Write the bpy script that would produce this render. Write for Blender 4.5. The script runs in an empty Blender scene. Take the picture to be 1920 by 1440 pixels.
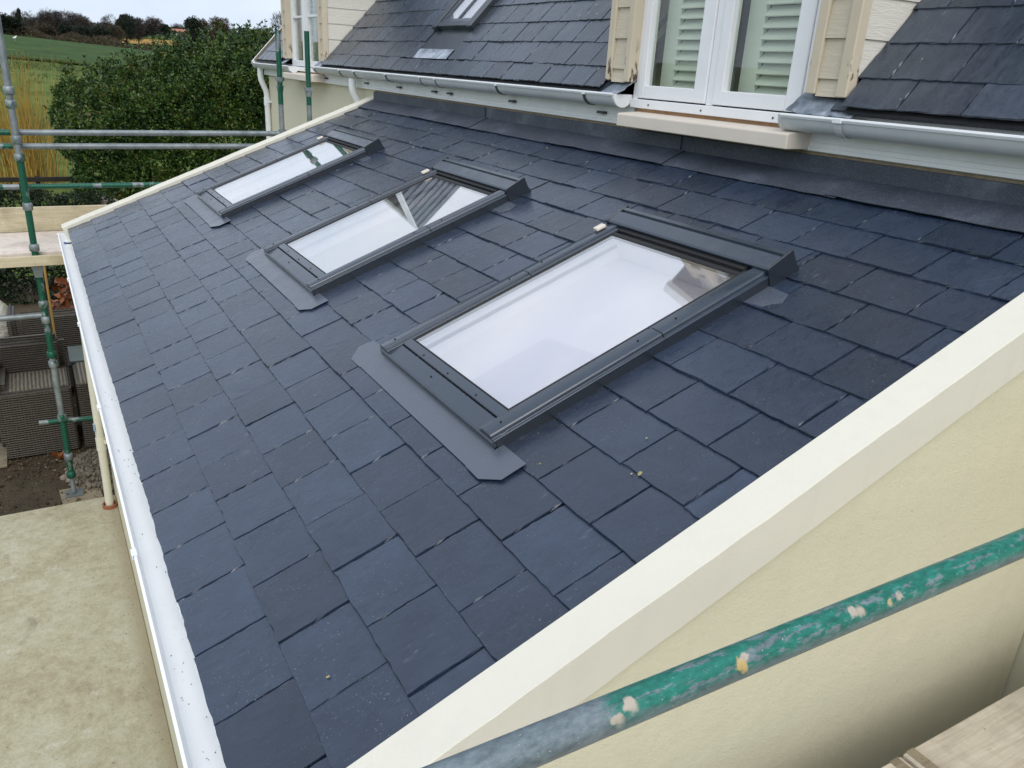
import bpy, bmesh, math, random
import numpy as np
from mathutils import Matrix, Vector, Euler

scene = bpy.context.scene
COL = scene.collection
R = math.radians

# ------------------------------------------------------------------ camera
cam_d = bpy.data.cameras.new('camera')
cam_d.sensor_fit = 'HORIZONTAL'; cam_d.sensor_width = 36.0; cam_d.lens = 28.26
cam_d.clip_start = 0.02; cam_d.clip_end = 6000
cam = bpy.data.objects.new('camera', cam_d); COL.objects.link(cam)
CR = ((0.4967657, 0.8661504, 0.0548385), (0.3420599, -0.1373276, -0.9295892), (-0.7976333, 0.4805461, -0.3644949))
CP = Vector((7.50786, -0.19060, 1.44000))
cam.matrix_world = Matrix(((CR[0][0], -CR[1][0], -CR[2][0], CP.x), (CR[0][1], -CR[1][1], -CR[2][1], CP.y),
                           (CR[0][2], -CR[1][2], -CR[2][2], CP.z), (0, 0, 0, 1)))
scene.camera = cam

# ------------------------------------------------------------------ world, sun, exposure
SUN_EL, SUN_AZ = R(48), R(108)        # azimuth counted from +Y towards +X
world = bpy.data.worlds.new('World'); scene.world = world; world.use_nodes = True
wn = world.node_tree; wn.nodes.clear()
sky = wn.nodes.new('ShaderNodeTexSky'); sky.sky_type = 'NISHITA'; sky.sun_disc = False
sky.sun_elevation = SUN_EL; sky.sun_rotation = SUN_AZ; sky.air_density = 1.0; sky.dust_density = 3.5; sky.ozone_density = 1.5
hsv = wn.nodes.new('ShaderNodeHueSaturation'); hsv.inputs['Saturation'].default_value = 0.34
veil = wn.nodes.new('ShaderNodeMix'); veil.data_type = 'RGBA'; veil.inputs[0].default_value = 0.72
veil.inputs[7].default_value = (8.1, 9.15, 10.7, 1)      # even high cloud in front of the blue
ctc = wn.nodes.new('ShaderNodeTexCoord'); cno = wn.nodes.new('ShaderNodeTexNoise'); cno.inputs['Scale'].default_value = 3.2; cno.inputs['Detail'].default_value = 5
cmp_ = wn.nodes.new('ShaderNodeMapping'); cmp_.inputs['Scale'].default_value = (1, 1, 3.0)
crp = wn.nodes.new('ShaderNodeValToRGB'); crp.color_ramp.elements[0].position = .35; crp.color_ramp.elements[0].color = (6.7, 8.0, 9.9, 1)
crp.color_ramp.elements[1].position = .65; crp.color_ramp.elements[1].color = (9.3, 10.0, 11.0, 1)
wn.links.new(ctc.outputs['Generated'], cmp_.inputs[0]); wn.links.new(cmp_.outputs[0], cno.inputs['Vector']); wn.links.new(cno.outputs['Fac'], crp.inputs[0]); wn.links.new(crp.outputs[0], veil.inputs[7])
bg = wn.nodes.new('ShaderNodeBackground'); bg.inputs['Strength'].default_value = 0.10
wo = wn.nodes.new('ShaderNodeOutputWorld')
wn.links.new(sky.outputs[0], hsv.inputs['Color']); wn.links.new(hsv.outputs[0], veil.inputs[6])
wn.links.new(veil.outputs[2], bg.inputs['Color']); wn.links.new(bg.outputs[0], wo.inputs['Surface'])
sun_d = bpy.data.lights.new('sun', 'SUN'); sun_d.energy = 1.2; sun_d.angle = R(45); sun_d.color = (1.0, 0.95, 0.88)
sun = bpy.data.objects.new('sun', sun_d); COL.objects.link(sun)
sdir = Vector((math.sin(SUN_AZ) * math.cos(SUN_EL), math.cos(SUN_AZ) * math.cos(SUN_EL), math.sin(SUN_EL)))
sun.rotation_euler = (-sdir).to_track_quat('-Z', 'Y').to_euler(); sun.location = (0, -10, 20)
vs = scene.view_settings
vs.view_transform = 'Standard'; vs.look = 'None'; vs.gamma = 1; vs.use_curve_mapping = False; vs.exposure = 0.36

# ------------------------------------------------------------------ helpers
class MB:
    def __init__(s): s.v = []; s.f = []
    def add(s, vs, fs):
        b = len(s.v); s.v += [tuple(p) for p in vs]; s.f += [tuple(i + b for i in f) for f in fs]; return s
    def box(s, x0, x1, y0, y1, z0, z1):
        return s.add([(x0,y0,z0),(x1,y0,z0),(x1,y1,z0),(x0,y1,z0),(x0,y0,z1),(x1,y0,z1),(x1,y1,z1),(x0,y1,z1)],
                     [(0,3,2,1),(4,5,6,7),(0,1,5,4),(1,2,6,5),(2,3,7,6),(3,0,4,7)])
    def poly(s, pts): return s.add(pts, [tuple(range(len(pts)))])
    def prism(s, prof, axis, a, b, cap=True):
        # prof: list of 2D points in the two remaining axes in xyz order
        def P(p, t):
            return {0: (t, p[0], p[1]), 1: (p[0], t, p[1]), 2: (p[0], p[1], t)}[axis]
        n = len(prof); vs = [P(p, a) for p in prof] + [P(p, b) for p in prof]
        fs = [(i, (i + 1) % n, n + (i + 1) % n, n + i) for i in range(n)]
        if cap: fs += [tuple(range(n))[::-1], tuple(range(n, 2 * n))]
        return s.add(vs, fs)
    def sheet(s, prof, axis, a, b, th, na=1):
        # open profile given thickness th along its normal
        m = len(prof); off = []
        for i in range(m):
            p0 = prof[max(i - 1, 0)]; p1 = prof[min(i + 1, m - 1)]
            d = Vector((p1[0] - p0[0], p1[1] - p0[1])); d.normalize(); off.append((prof[i][0] - d.y * th, prof[i][1] + d.x * th))
        return s.prism(list(prof) + off[::-1], axis, a, b)
    def tube(s, path, r, n=10, cap=True):
        path = [Vector(p) for p in path]; rs = r if isinstance(r, (list, tuple)) else [r] * len(path)
        vs = []; fs = []; up = None
        for i, p in enumerate(path):
            t = (path[min(i + 1, len(path) - 1)] - path[max(i - 1, 0)]).normalized()
            if up is None: up = Vector((0, 0, 1)) if abs(t.z) < .9 else Vector((1, 0, 0))
            a = t.cross(up); a.normalize(); up = a.cross(t); up.normalize()
            for k in range(n):
                q = 2 * math.pi * k / n; vs.append(p + (a * math.cos(q) + up * math.sin(q)) * rs[i])
        for i in range(len(path) - 1):
            for k in range(n): fs.append((i*n + k, i*n + (k+1) % n, (i+1)*n + (k+1) % n, (i+1)*n + k))
        if cap: fs += [tuple(range(n))[::-1], tuple(range((len(path)-1)*n, len(path)*n))]
        return s.add(vs, fs)
    def mesh(s, name, bevel=0, smooth=False, recalc=True):
        me = bpy.data.meshes.new(name); me.from_pydata(s.v, [], s.f)
        if recalc or bevel:
            bm = bmesh.new(); bm.from_mesh(me)
            bmesh.ops.recalc_face_normals(bm, faces=bm.faces)
            if bevel: bmesh.ops.bevel(bm, geom=list(bm.edges), offset=bevel, segments=1, affect='EDGES', clamp_overlap=True)
            bm.to_mesh(me); bm.free()
        if smooth: me.polygons.foreach_set('use_smooth', [True] * len(me.polygons))
        return me
    def build(s, name, mat, parent=None, bevel=0, smooth=False):
        return obj(name, s.mesh(name, bevel, smooth), mat, parent)

def obj(name, me, mat=None, parent=None):
    if mat is not None and not me.materials: me.materials.append(mat)
    o = bpy.data.objects.new(name, me); COL.objects.link(o)
    if parent: o.parent = parent
    return o
def empty(name, loc=(0, 0, 0), parent=None):
    o = bpy.data.objects.new(name, None); COL.objects.link(o); o.location = loc; o.empty_display_size = .1
    if parent: o.parent = parent
    return o
def tag(o, label, cat, group=None, kind=None):
    o['label'] = label; o['category'] = cat
    if group: o['group'] = group
    if kind: o['kind'] = kind
    return o
def struct(o): o['kind'] = 'structure'; return o
def smooth_by_angle(me, ang=40):
    me.polygons.foreach_set('use_smooth', [True] * len(me.polygons))
    bm = bmesh.new(); bm.from_mesh(me)
    for e in bm.edges:
        e.smooth = len(e.link_faces) == 2 and e.calc_face_angle(0) < R(ang)
    bm.to_mesh(me); bm.free()
def npmesh(name, verts, faces):
    # verts (n,3) array, faces (m,k) array
    me = bpy.data.meshes.new(name); n, (m, k) = len(verts), faces.shape
    me.vertices.add(n); me.vertices.foreach_set('co', np.asarray(verts, dtype=np.float32).ravel())
    me.loops.add(m * k); me.loops.foreach_set('vertex_index', faces.astype(np.int32).ravel())
    me.polygons.add(m); me.polygons.foreach_set('loop_start', np.arange(0, m * k, k, dtype=np.int32))
    me.update(calc_edges=True); me.validate(); return me

# ------------------------------------------------------------------ materials
class NT:
    def __init__(s, name):
        s.m = bpy.data.materials.new(name); s.m.use_nodes = True; s.t = s.m.node_tree; s.b = s.t.nodes['Principled BSDF']
        s.out = s.t.nodes['Material Output']
    def n(s, typ, **kw):
        x = s.t.nodes.new('ShaderNode' + typ)
        for k, v in kw.items():
            if k.startswith('_'): setattr(x, k[1:], v)
            else: s.put(x, k.replace('__', ' '), v)
        return x
    def put(s, node, key, v):
        sock = node.inputs[int(key[1:])] if key[0] == 'i' and key[1:].isdigit() else node.inputs[key]
        if isinstance(v, bpy.types.NodeSocket): s.t.links.new(v, sock)
        elif isinstance(v, bpy.types.Node): s.t.links.new(v.outputs[0], sock)
        else:
            if isinstance(v, tuple) and len(v) == 3 and sock.type == 'RGBA': v = v + (1,)
            sock.default_value = v
    def set(s, **kw):
        for k, v in kw.items(): s.put(s.b, k.replace('__', ' '), v)
        return s
    def co(s, scale=(1, 1, 1), rand=False, rot=(0, 0, 0), src='Object'):
        tc = s.n('TexCoord'); v = tc.outputs[src]
        if rand:
            oi = s.n('ObjectInfo'); mul = s.n('Math', _operation='MULTIPLY', i0=oi.outputs['Random'], i1=91.7)
            cx = s.n('CombineXYZ', X=mul, Y=mul, Z=mul); ad = s.n('VectorMath', _operation='ADD', i0=v, i1=cx); v = ad.outputs[0]
        mp = s.n('Mapping', Vector=v, Scale=scale, Rotation=rot); return mp.outputs[0]
    def noise(s, vec, scale, detail=4, rough=.6, dist=0):
        return s.n('TexNoise', Vector=vec, Scale=scale, Detail=float(detail), Roughness=rough, Distortion=dist).outputs['Fac']
    def ramp(s, fac, stops, interp='LINEAR'):
        r = s.n('ValToRGB', Fac=fac); cr = r.color_ramp; cr.interpolation = interp
        while len(cr.elements) < len(stops): cr.elements.new(.5)
        for e, (p, c) in zip(cr.elements, stops):
            e.position = p; e.color = (c if isinstance(c, tuple) else (c, c, c)) + (1,)
        return r.outputs[0]
    def mix(s, fac, a, b, blend='MIX'):
        m = s.n('Mix', _data_type='RGBA', _blend_type=blend); s.put(m, 'i0', fac); s.put(m, 'i6', a); s.put(m, 'i7', b); return m.outputs[2]
    def math(s, op, a, b=0.0):
        return s.n('Math', _operation=op, i0=a, i1=b).outputs[0]
    def bump(s, h, strength=.3, dist=.01, normal=None):
        b = s.n('Bump', Strength=strength, Distance=dist, Height=h)
        if normal is not None: s.put(b, 'Normal', normal)
        return b.outputs[0]

def simple(name, col, rough=.5, metal=0.0, var=.12, scale=8, bump=0.0, bscale=60, spec=.5, rand=True):
    t = NT(name); v = t.co(rand=rand)
    n1 = t.noise(v, scale, 5)
    dark = tuple(c * (1 - var) for c in col); lite = tuple(min(1, c * (1 + var)) for c in col)
    t.set(Base__Color=t.ramp(n1, [(.25, dark), (.75, lite)]), Roughness=rough, Metallic=metal)
    t.b.inputs['Specular IOR Level'].default_value = spec
    if bump: t.set(Normal=t.bump(t.noise(v, bscale, 4), bump, .004))
    return t.m

def slate_mat(name, c0, c1, old=False):
    t = NT(name); v = t.co(rand=True); oi = t.n('ObjectInfo')
    big = t.noise(v, 7, 3)
    riv = t.noise(t.co(scale=(16, 7, 16), rand=True, rot=(0, 0, -.6)), 1.7, 7, .66, 1.4)
    fine = t.noise(v, 160, 3, .7)
    base = t.ramp(t.math('ADD', t.math('MULTIPLY', big, .45), t.math('MULTIPLY', riv, .55)), [(.3, c0), (.72, c1)])
    tone = t.math('ADD', t.math('MULTIPLY', oi.outputs['Random'], .48 if not old else .6), .76 if not old else .7)
    base = t.mix(1.0, base, t.n('CombineColor', Red=tone, Green=tone, Blue=tone).outputs[0], 'MULTIPLY')
    # pale dust: small specks, faint scuffs
    speck = t.ramp(t.noise(v, 210, 2, .5), [(.67, 0.0), (.73, 1.0)])
    patch = t.ramp(t.noise(v, 5, 4, .6), [(.42, 0.0), (.68, 1.0)])
    dust = t.math('MULTIPLY', speck, t.math('ADD', t.math('MULTIPLY', patch, .60), .08))
    scuff = t.ramp(t.noise(t.co(scale=(30, 9, 30), rand=True, rot=(0, 0, -.5)), 1.1, 6, .7), [(.64, 0.0), (.78, 1.0)])
    dust = t.math('MAXIMUM', dust, t.math('MULTIPLY', t.math('MULTIPLY', scuff, fine), .62))
    base = t.mix(dust, base, (.34, .35, .36))
    if old:
        lich = t.ramp(t.noise(v, 26, 3, .6), [(.705, 0.0), (.73, 1.0)])
        gate = t.ramp(t.noise(v, 3.3, 2), [(.55, 0.0), (.62, 1.0)])
        base = t.mix(t.math('MULTIPLY', lich, gate), base, (.42, .40, .26))
        stain = t.ramp(t.noise(t.co(scale=(14, 3, 14), rand=True), 1.5, 4), [(.5, 0.0), (.8, .5)])
        base = t.mix(stain, base, (.085, .105, .135))
    rr = t.ramp(riv, [(.3, .22), (.75, .40)])
    h = t.math('ADD', t.math('MULTIPLY', riv, 1.0), t.math('MULTIPLY', fine, .12))
    t.set(Base__Color=base, Roughness=rr, Normal=t.bump(h, .30, .004)); t.b.inputs['Specular IOR Level'].default_value = .66
    return t.m

M = {}
M['slate'] = slate_mat('slate', (.0130, .0220, .0425), (.0300, .0460, .0800))
M['old_slate'] = slate_mat('old_slate', (.020, .029, .045), (.046, .060, .086), True)
M['deck'] = simple('underlay', (.012, .013, .016), .9)

def lead_mat():
    t = NT('lead'); v = t.co(rand=True)
    a = t.noise(v, 3.5, 6, .65); b = t.noise(v, 40, 4, .7)
    col = t.ramp(a, [(.3, (.026, .032, .045)), (.56, (.044, .054, .074)), (.76, (.12, .135, .165))])
    sp = t.ramp(t.noise(v, 240, 2), [(.56, 0.0), (.68, .40)])
    col = t.mix(sp, col, (.25, .27, .33))
    t.set(Base__Color=col, Roughness=t.ramp(b, [(.3, .5), (.7, .68)]), Metallic=.0, Normal=t.bump(t.math('ADD', a, t.math('MULTIPLY', t.noise(v, 12, 3), .5)), .5, .012)); return t.m
M['lead'] = lead_mat()
def pale_lead():
    t = NT('weathered_lead'); v = t.co()
    a = t.noise(v, 9, 6, .7, .6)
    t.set(Base__Color=t.ramp(a, [(.3, (.10, .125, .16)), (.48, (.24, .275, .33)), (.66, (.50, .54, .60))]), Roughness=.5, Metallic=.2,
          Normal=t.bump(t.noise(v, 14, 3), .6, .01)); return t.m
M['pale_lead'] = pale_lead()

def metal_paint(name, col, rough=.34):
    t = NT(name); v = t.co(rand=True)
    sp = t.ramp(t.noise(v, 190, 2), [(.70, 0.0), (.78, 1.0)])
    pt = t.ramp(t.noise(v, 6, 3), [(.52, 0.0), (.8, .28)])
    base = t.mix(t.math('MULTIPLY', sp, pt), col, (.40, .39, .36))
    t.set(Base__Color=base, Roughness=t.ramp(t.noise(v, 11, 4), [(.3, rough - .05), (.7, rough + .1)]), Metallic=.0,
          Normal=t.bump(t.noise(v, 5, 3), .16, .01), Specular__IOR__Level=.8); return t.m
M['sky_metal'] = metal_paint('skylight_metal', (.024, .036, .056), .19)
M['sky_dark'] = metal_paint('skylight_side_metal', (.016, .022, .032), .30)
M['apron'] = metal_paint('apron_metal', (.072, .086, .114), .27)
M['gasket'] = simple('black_gasket', (.010, .011, .012), .6)

def glass_mat(name, f0, p, tint, gl_col=(.96, .97, 1.0)):
    t = NT(name); t.t.nodes.remove(t.b)
    lw = t.n('LayerWeight', Blend=.5); k = t.math('POWER', lw.outputs['Facing'], p)
    fac = t.math('ADD', t.math('MULTIPLY', k, 1 - f0), f0)
    gl = t.n('BsdfGlossy', Color=gl_col + (1,), Roughness=0.0); tr = t.n('BsdfTransparent', Color=tint + (1,))
    mx = t.n('MixShader', i0=fac, i1=tr, i2=gl)
    dn = t.ramp(t.noise(t.co(scale=(1, .35, 1)), 7, 6, .7), [(.35, .012), (.8, .035)]); df = t.n('BsdfDiffuse', Color=(.7, .7, .7, 1))
    m2 = t.n('MixShader', i0=dn, i1=mx.outputs[0], i2=df.outputs[0]); t.t.links.new(m2.outputs[0], t.out.inputs[0]); return t.m
M['roof_glass'] = glass_mat('coated_roof_glass', .20, 2.4, (.980, .973, .976), (.982, .976, .985))
M['win_glass'] = glass_mat('window_glass', .04, 4.5, (.94, .965, .925))
M['lining'] = simple('white_plaster', (.84, .84, .86), .8, var=.02)
def board_mat():
    t = NT('plasterboard'); v = t.co()
    t.set(Base__Color=t.ramp(t.noise(v, 2.5, 2), [(.3, (.83, .80, .83)), (.7, (.86, .84, .86))]), Roughness=.8); return t.m
M['board_white'] = board_mat()
M['shade_mauve'] = simple('mauve_shade', (.70, .67, .72), .7, var=.03); M['dim_interior'] = simple('grey_green_dim_interior', (.27, .34, .32), .8, var=.05)  # mauve and grey-green: shade inside the roof windows put into panel colours

def render_mat(name, col, bump=.12):
    t = NT(name); v = t.co()
    a = t.noise(v, 1.2, 4); b = t.noise(v, 130, 3)
    st = t.ramp(t.noise(t.co(scale=(7, 7, 1.0)), 1.6, 6, .65), [(.50, 0.0), (.80, .42)])
    b = t.math('ADD', b, t.math('ADD', t.math('MULTIPLY', t.noise(v, 22, 4, .6), 1.2), t.math('MULTIPLY', t.noise(v, 5, 3, .6), 2.5)))
    base = t.mix(a, tuple(c * .97 for c in col), tuple(min(1, c * 1.03) for c in col))
    base = t.mix(st, base, tuple(c * .88 for c in col))
    dot = t.ramp(t.n('TexVoronoi', Vector=v, Scale=7.0, _feature='F1').outputs['Distance'], [(.018, 1.0), (.026, 0.0)])
    base = t.mix(t.math('MULTIPLY', dot, .5), base, (.25, .24, .2))
    t.set(Base__Color=base, Roughness=.75, Normal=t.bump(b, bump * 1.6, .004)); t.b.inputs['Specular IOR Level'].default_value = .3; return t.m
M['coping'] = render_mat('cream_coping_paint', (.70, .67, .575))
M['wall'] = render_mat('cream_render', (.66, .625, .465), .3)
M['upvc'] = simple('white_upvc', (.80, .82, .83), .32, var=.03)
M['upvc_dirty'] = None
def gutter_mat():
    t = NT('white_gutter'); v = t.co()
    d = t.ramp(t.noise(v, 22, 4, .65), [(.62, 0.0), (.75, 1.0)]); g = t.ramp(t.noise(v, 2.0, 3), [(.42, 0.0), (.62, 1.0)])
    t.set(Base__Color=t.mix(t.math('MULTIPLY', t.math('MULTIPLY', d, g), .30), (.87, .89, .90), (.40, .33, .22)), Roughness=.3); return t.m
M['gutter'] = gutter_mat()
M['grey_gutter'] = simple('pale_grey_gutter', (.60, .63, .64), .38, var=.08)
M['fascia'] = simple('white_fascia', (.80, .81, .80), .4, var=.05)
M['clip'] = simple('dark_clip', (.05, .05, .05), .5)

def clad_mat(name, col):
    t = NT(name); v = t.co(scale=(4, 4, 42), rand=True)
    g = t.noise(v, 1.6, 6, .6, 1.6); dirt = t.noise(t.co(rand=True), 3, 4)
    base = t.ramp(g, [(.3, tuple(c * .93 for c in col)), (.65, col)])
    base = t.mix(t.ramp(dirt, [(.5, 0.0), (.85, .3)]), base, tuple(c * .78 for c in col))
    t.set(Base__Color=base, Roughness=.62, Normal=t.bump(g, .55, .006)); return t.m
M['clad'] = clad_mat('cladding_paint', (.62, .545, .42))
M['clad_pale'] = clad_mat('pale_cladding_paint', (.70, .67, .60))
def trim_mat():
    t = NT('flaking_trim_paint'); v = t.co(rand=True)
    fl = t.ramp(t.noise(t.co(scale=(28, 28, 9), rand=True), 1.0, 5, .6), [(.60, 0.0), (.62, 1.0)])
    low = t.n('SeparateXYZ', Vector=t.n('TexCoord').outputs['Object']); lo = t.ramp(low.outputs['Z'], [(.06, 1.0), (.22, .0)])
    t.set(Base__Color=t.mix(t.math('MULTIPLY', fl, lo), t.ramp(t.noise(v, 5, 3), [(.3, (.58, .50, .375)), (.7, (.63, .55, .42))]), (.10, .065, .04)),
          Roughness=.55, Normal=t.bump(t.noise(v, 40, 3), .15, .003)); return t.m
M['trim'] = trim_mat()
M['win_paint'] = simple('white_window_paint', (.86, .86, .88), .35, var=.04, bump=.05)
M['shutter'] = simple('shutter_paint', (.80, .83, .78), .45, var=.03)
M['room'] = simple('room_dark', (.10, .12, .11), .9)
M['sill'] = simple('painted_stone_sill', (.69, .62, .535), .7, var=.05, scale=4, bump=.1)
M['timber_strip'] = simple('bare_timber', (.33, .19, .09), .7, var=.25, scale=20)
M['mortar'] = simple('mortar', (.24, .19, .12), .9, var=.3, scale=30, bump=.4)

def galv(name, green=0.0):
    t = NT(name); v = t.co()
    a = t.noise(v, 9, 5, .65); b = t.noise(v, 70, 3)
    base = t.ramp(a, [(.3, (.13, .155, .165)), (.7, (.30, .335, .345))])
    if green:
        g = t.ramp(t.noise(t.co(scale=(1, 1, .55)), 4.5, 6, .62), [(.41 + green * .2, 1.0), (.45 + green * .2, 0.0)])
        gc = t.ramp(b, [(.3, (.006, .070, .040)), (.7, (.013, .120, .074))])
        base = t.mix(g, base, gc)
    rust = t.ramp(t.noise(v, 16, 4), [(.66, 0.0), (.8, .4)]); base = t.mix(rust, base, (.16, .10, .06))
    t.set(Base__Color=base, Metallic=.35, Roughness=.45, Normal=t.bump(b, .12, .002)); return t.m
M['galv'] = galv('galvanised_tube'); M['galv_green'] = galv('part_green_tube', .55); M['coupler'] = galv('coupler_metal', .12)
M['green_tube'] = galv('green_tube', .85)

def near_tube_mat():
    # object space: tube axis is Y, origin at the tube's centre line where y = 0
    t = NT('worn_green_tube'); tc = t.n('TexCoord').outputs['Object']; sp = t.n('SeparateXYZ', Vector=tc)
    str_ = t.noise(t.co(scale=(46, 9, 46)), 1.6, 10, .74); fine = t.noise(t.co(scale=(1, .5, 1)), 90, 4, .65); big = t.noise(t.co(), 9, 4)
    mott = t.noise(t.co(scale=(1, .45, 1)), 62, 6, .75)
    galvc = t.ramp(t.math('ADD', t.math('MULTIPLY', mott, .6), t.math('MULTIPLY', fine, .4)), [(.34, (.075, .10, .115)), (.50, (.15, .19, .21)), (.66, (.235, .285, .305)), (.8, (.40, .46, .47))])
    green = t.ramp(t.math('ADD', t.math('MULTIPLY', mott, .55), t.math('MULTIPLY', fine, .45)), [(.32, (.006, .085, .062)), (.5, (.014, .175, .130)), (.66, (.024, .27, .21)), (.8, (.07, .41, .34))])
    edge = t.math('ADD', t.math('MULTIPLY', t.math('SUBTRACT', big, .5), .10), sp.outputs['Y'])
    on = t.ramp(t.math('ADD', edge, t.math('MULTIPLY', t.math('SUBTRACT', str_, .5), .12)), [(.345, 0.0), (.362, 1.0)])
    wear = t.ramp(t.math('ADD', t.math('MULTIPLY', str_, .75), t.math('MULTIPLY', fine, .25)), [(.530, 1.0), (.560, .06)])
    under = t.ramp(sp.outputs['Z'], [(.0, .15), (.045, 1.0)])   # paint is rubbed off along the lower side
    zz = t.math('ADD', t.math('MULTIPLY', sp.outputs['Z'], 1.0), t.math('MULTIPLY', t.math('SUBTRACT', str_, .5), .05))
    keep = t.ramp(zz, [(.0, .25), (.012, 1.0)])
    base = t.mix(t.math('MULTIPLY', t.math('MULTIPLY', on, wear), keep), galvc, green)
    # cement splashes
    wob = t.n('TexNoise', Vector=t.co(), Scale=75.0, Detail=6.0); wv = t.n('VectorMath', _operation='SUBTRACT', i0=wob.outputs['Color'], i1=(.5, .5, .5))
    wv2 = t.n('VectorMath', _operation='SCALE', i0=wv.outputs[0]); wv2.inputs['Scale'].default_value = .026
    pos = t.n('VectorMath', _operation='ADD', i0=tc, i1=wv2.outputs[0]).outputs[0]
    for (x, y, z, r, c) in SPLASH:
        d = t.n('VectorMath', _operation='DISTANCE', i0=pos, i1=(x, y, z)).outputs['Value']
        base = t.mix(t.ramp(d, [(r * .95, 1.0), (r, 0.0)]), base, c)
    spk = t.ramp(t.noise(t.co(), 170, 2), [(.71, 0.0), (.75, .7)]); base = t.mix(spk, base, (.60, .60, .55))
    scr = t.ramp(t.noise(t.co(scale=(160, 14, 160), rot=(.3, 0, .2)), 1.0, 4, .6), [(.68, 0.0), (.72, .8)]); base = t.mix(scr, base, (.045, .05, .048))
    rst = t.ramp(t.noise(t.co(), 48, 4, .6), [(.68, 0.0), (.74, .6)]); base = t.mix(rst, base, (.14, .085, .05))
    t.set(Base__Color=base, Metallic=.12, Roughness=t.ramp(fine, [(.3, .28), (.7, .5)]), Normal=t.bump(t.math('ADD', t.math('MULTIPLY', str_, .4), fine), .28, .0025)); return t.m

def wood_mat(name, c0, c1, axis_scale, rough=.75):
    t = NT(name); v = t.co(scale=axis_scale, rand=True)
    g = t.noise(v, 2.0, 7, .65, .8); bl = t.noise(t.co(rand=True), 4.5, 5, .6)
    base = t.ramp(g, [(.28, c0), (.7, c1)])
    base = t.mix(t.ramp(bl, [(.46, 0.0), (.66, .5)]), base, tuple(c * .55 for c in c0))
    base = t.mix(t.ramp(t.noise(t.co(rand=True), 13, 5, .7), [(.55, 0.0), (.68, .35)]), base, (.30, .24, .15))
    dark = t.ramp(t.noise(t.co(rand=True), 30, 3), [(.70, 0.0), (.75, .5)]); base = t.mix(dark, base, (.06, .045, .03))
    t.set(Base__Color=base, Roughness=rough, Normal=t.bump(g, .35, .004)); return t.m
M['plank'] = wood_mat('scaffold_plank', (.40, .34, .26), (.60, .54, .44), (30, 1.6, 30))
M['plank_pale'] = wood_mat('pale_plank', (.60, .50, .42), (.78, .70, .62), (30, 1.6, 30))
M['plank_yellow'] = wood_mat('yellow_plank', (.44, .37, .23), (.62, .55, .39), (30, 1.6, 30))
M['old_board'] = wood_mat('old_board', (.16, .125, .08), (.30, .25, .17), (30, 1.6, 30))
M['cane'] = simple('cane', (.45, .26, .07), .6)

def concrete():
    t = NT('concrete_slab'); v = t.co()
    a = t.noise(v, 1.5, 6, .62); b = t.noise(v, 11, 8, .78); c = t.noise(v, 75, 4, .75)
    base = t.ramp(t.math('ADD', t.math('MULTIPLY', a, .35), t.math('MULTIPLY', b, .65)), [(.34, (.30, .265, .165)), (.46, (.41, .375, .255)), (.56, (.48, .455, .335)), (.70, (.56, .545, .45))])
    st = t.ramp(t.noise(v, 3.6, 8, .82, .6), [(.55, 0.0), (.64, .6)]); base = t.mix(st, base, (.30, .245, .145))
    wet = t.ramp(t.noise(v, 2.1, 5, .65, .6), [(.63, 0.0), (.72, .55)]); base = t.mix(wet, base, (.21, .19, .14))
    pit = t.ramp(t.noise(v, 30, 4, .65), [(.635, 0.0), (.67, .6)]); base = t.mix(pit, base, (.17, .13, .075))
    pale = t.ramp(t.noise(v, 4.5, 6, .7), [(.62, 0.0), (.75, .6)]); base = t.mix(pale, base, (.66, .65, .60))
    gr = t.ramp(c, [(.3, .84), (.7, 1.08)]); base = t.mix(1.0, base, gr, 'MULTIPLY')
    # mud splashed along the foot of the wall
    yy = t.n('SeparateXYZ', Vector=v).outputs['Y']; e = t.math('ADD', yy, t.math('MULTIPLY', t.math('SUBTRACT', b, .5), .22))
    base = t.mix(t.ramp(t.math('ADD', e, .25), [(.20, 0.0), (.30, .6)]), base, (.27, .215, .125))
    t.set(Base__Color=base, Roughness=.85, Normal=t.bump(t.math('ADD', b, t.math('MULTIPLY', c, .4)), .4, .008)); return t.m
M['concrete'] = concrete()
def soil():
    t = NT('soil'); v = t.co(); a = t.noise(v, 3, 6, .65); c = t.noise(v, 55, 4, .7)
    base = t.ramp(t.math('ADD', t.math('MULTIPLY', a, .6), t.math('MULTIPLY', c, .4)), [(.3, (.028, .020, .010)), (.55, (.072, .052, .027)), (.75, (.125, .095, .055))])
    peb = t.ramp(t.noise(v, 26, 2), [(.71, 0.0), (.74, 1.0)]); base = t.mix(t.math('MULTIPLY', peb, .6), base, (.33, .28, .2))
    gn = t.ramp(t.noise(v, 2.1, 5, .7), [(.55, 0.0), (.7, .6)]); base = t.mix(gn, base, (.025, .033, .010))
    t.set(Base__Color=base, Roughness=.95, Normal=t.bump(t.math('ADD', a, c), .8, .03)); return t.m
M['soil'] = soil()
M['gravel'] = simple('gravel', (.16, .135, .10), .9, var=.5, scale=14)
def grass(name, c):
    t = NT(name); v = t.co(); a = t.noise(v, .05, 5, .6); b = t.noise(t.co(scale=(.5, 1.6, 1)), .6, 6, .7); d = t.noise(v, 6, 4, .7)
    l = t.noise(t.co(scale=(.05, .012, 1)), 6.0, 6, .7)
    f = t.math('ADD', t.math('MULTIPLY', a, .2), t.math('ADD', t.math('MULTIPLY', b, .25), t.math('ADD', t.math('MULTIPLY', d, .2), t.math('MULTIPLY', l, .35))))
    t.set(Base__Color=t.ramp(f, [(.42, c[0]), (.5, c[1]), (.58, c[2])]), Roughness=.9, Normal=t.bump(d, .6, .05)); t.b.inputs['Specular IOR Level'].default_value = .15; return t.m
M['pasture'] = grass('rough_pasture', [(.042, .072, .012), (.080, .120, .020), (.135, .155, .036)])
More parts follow.
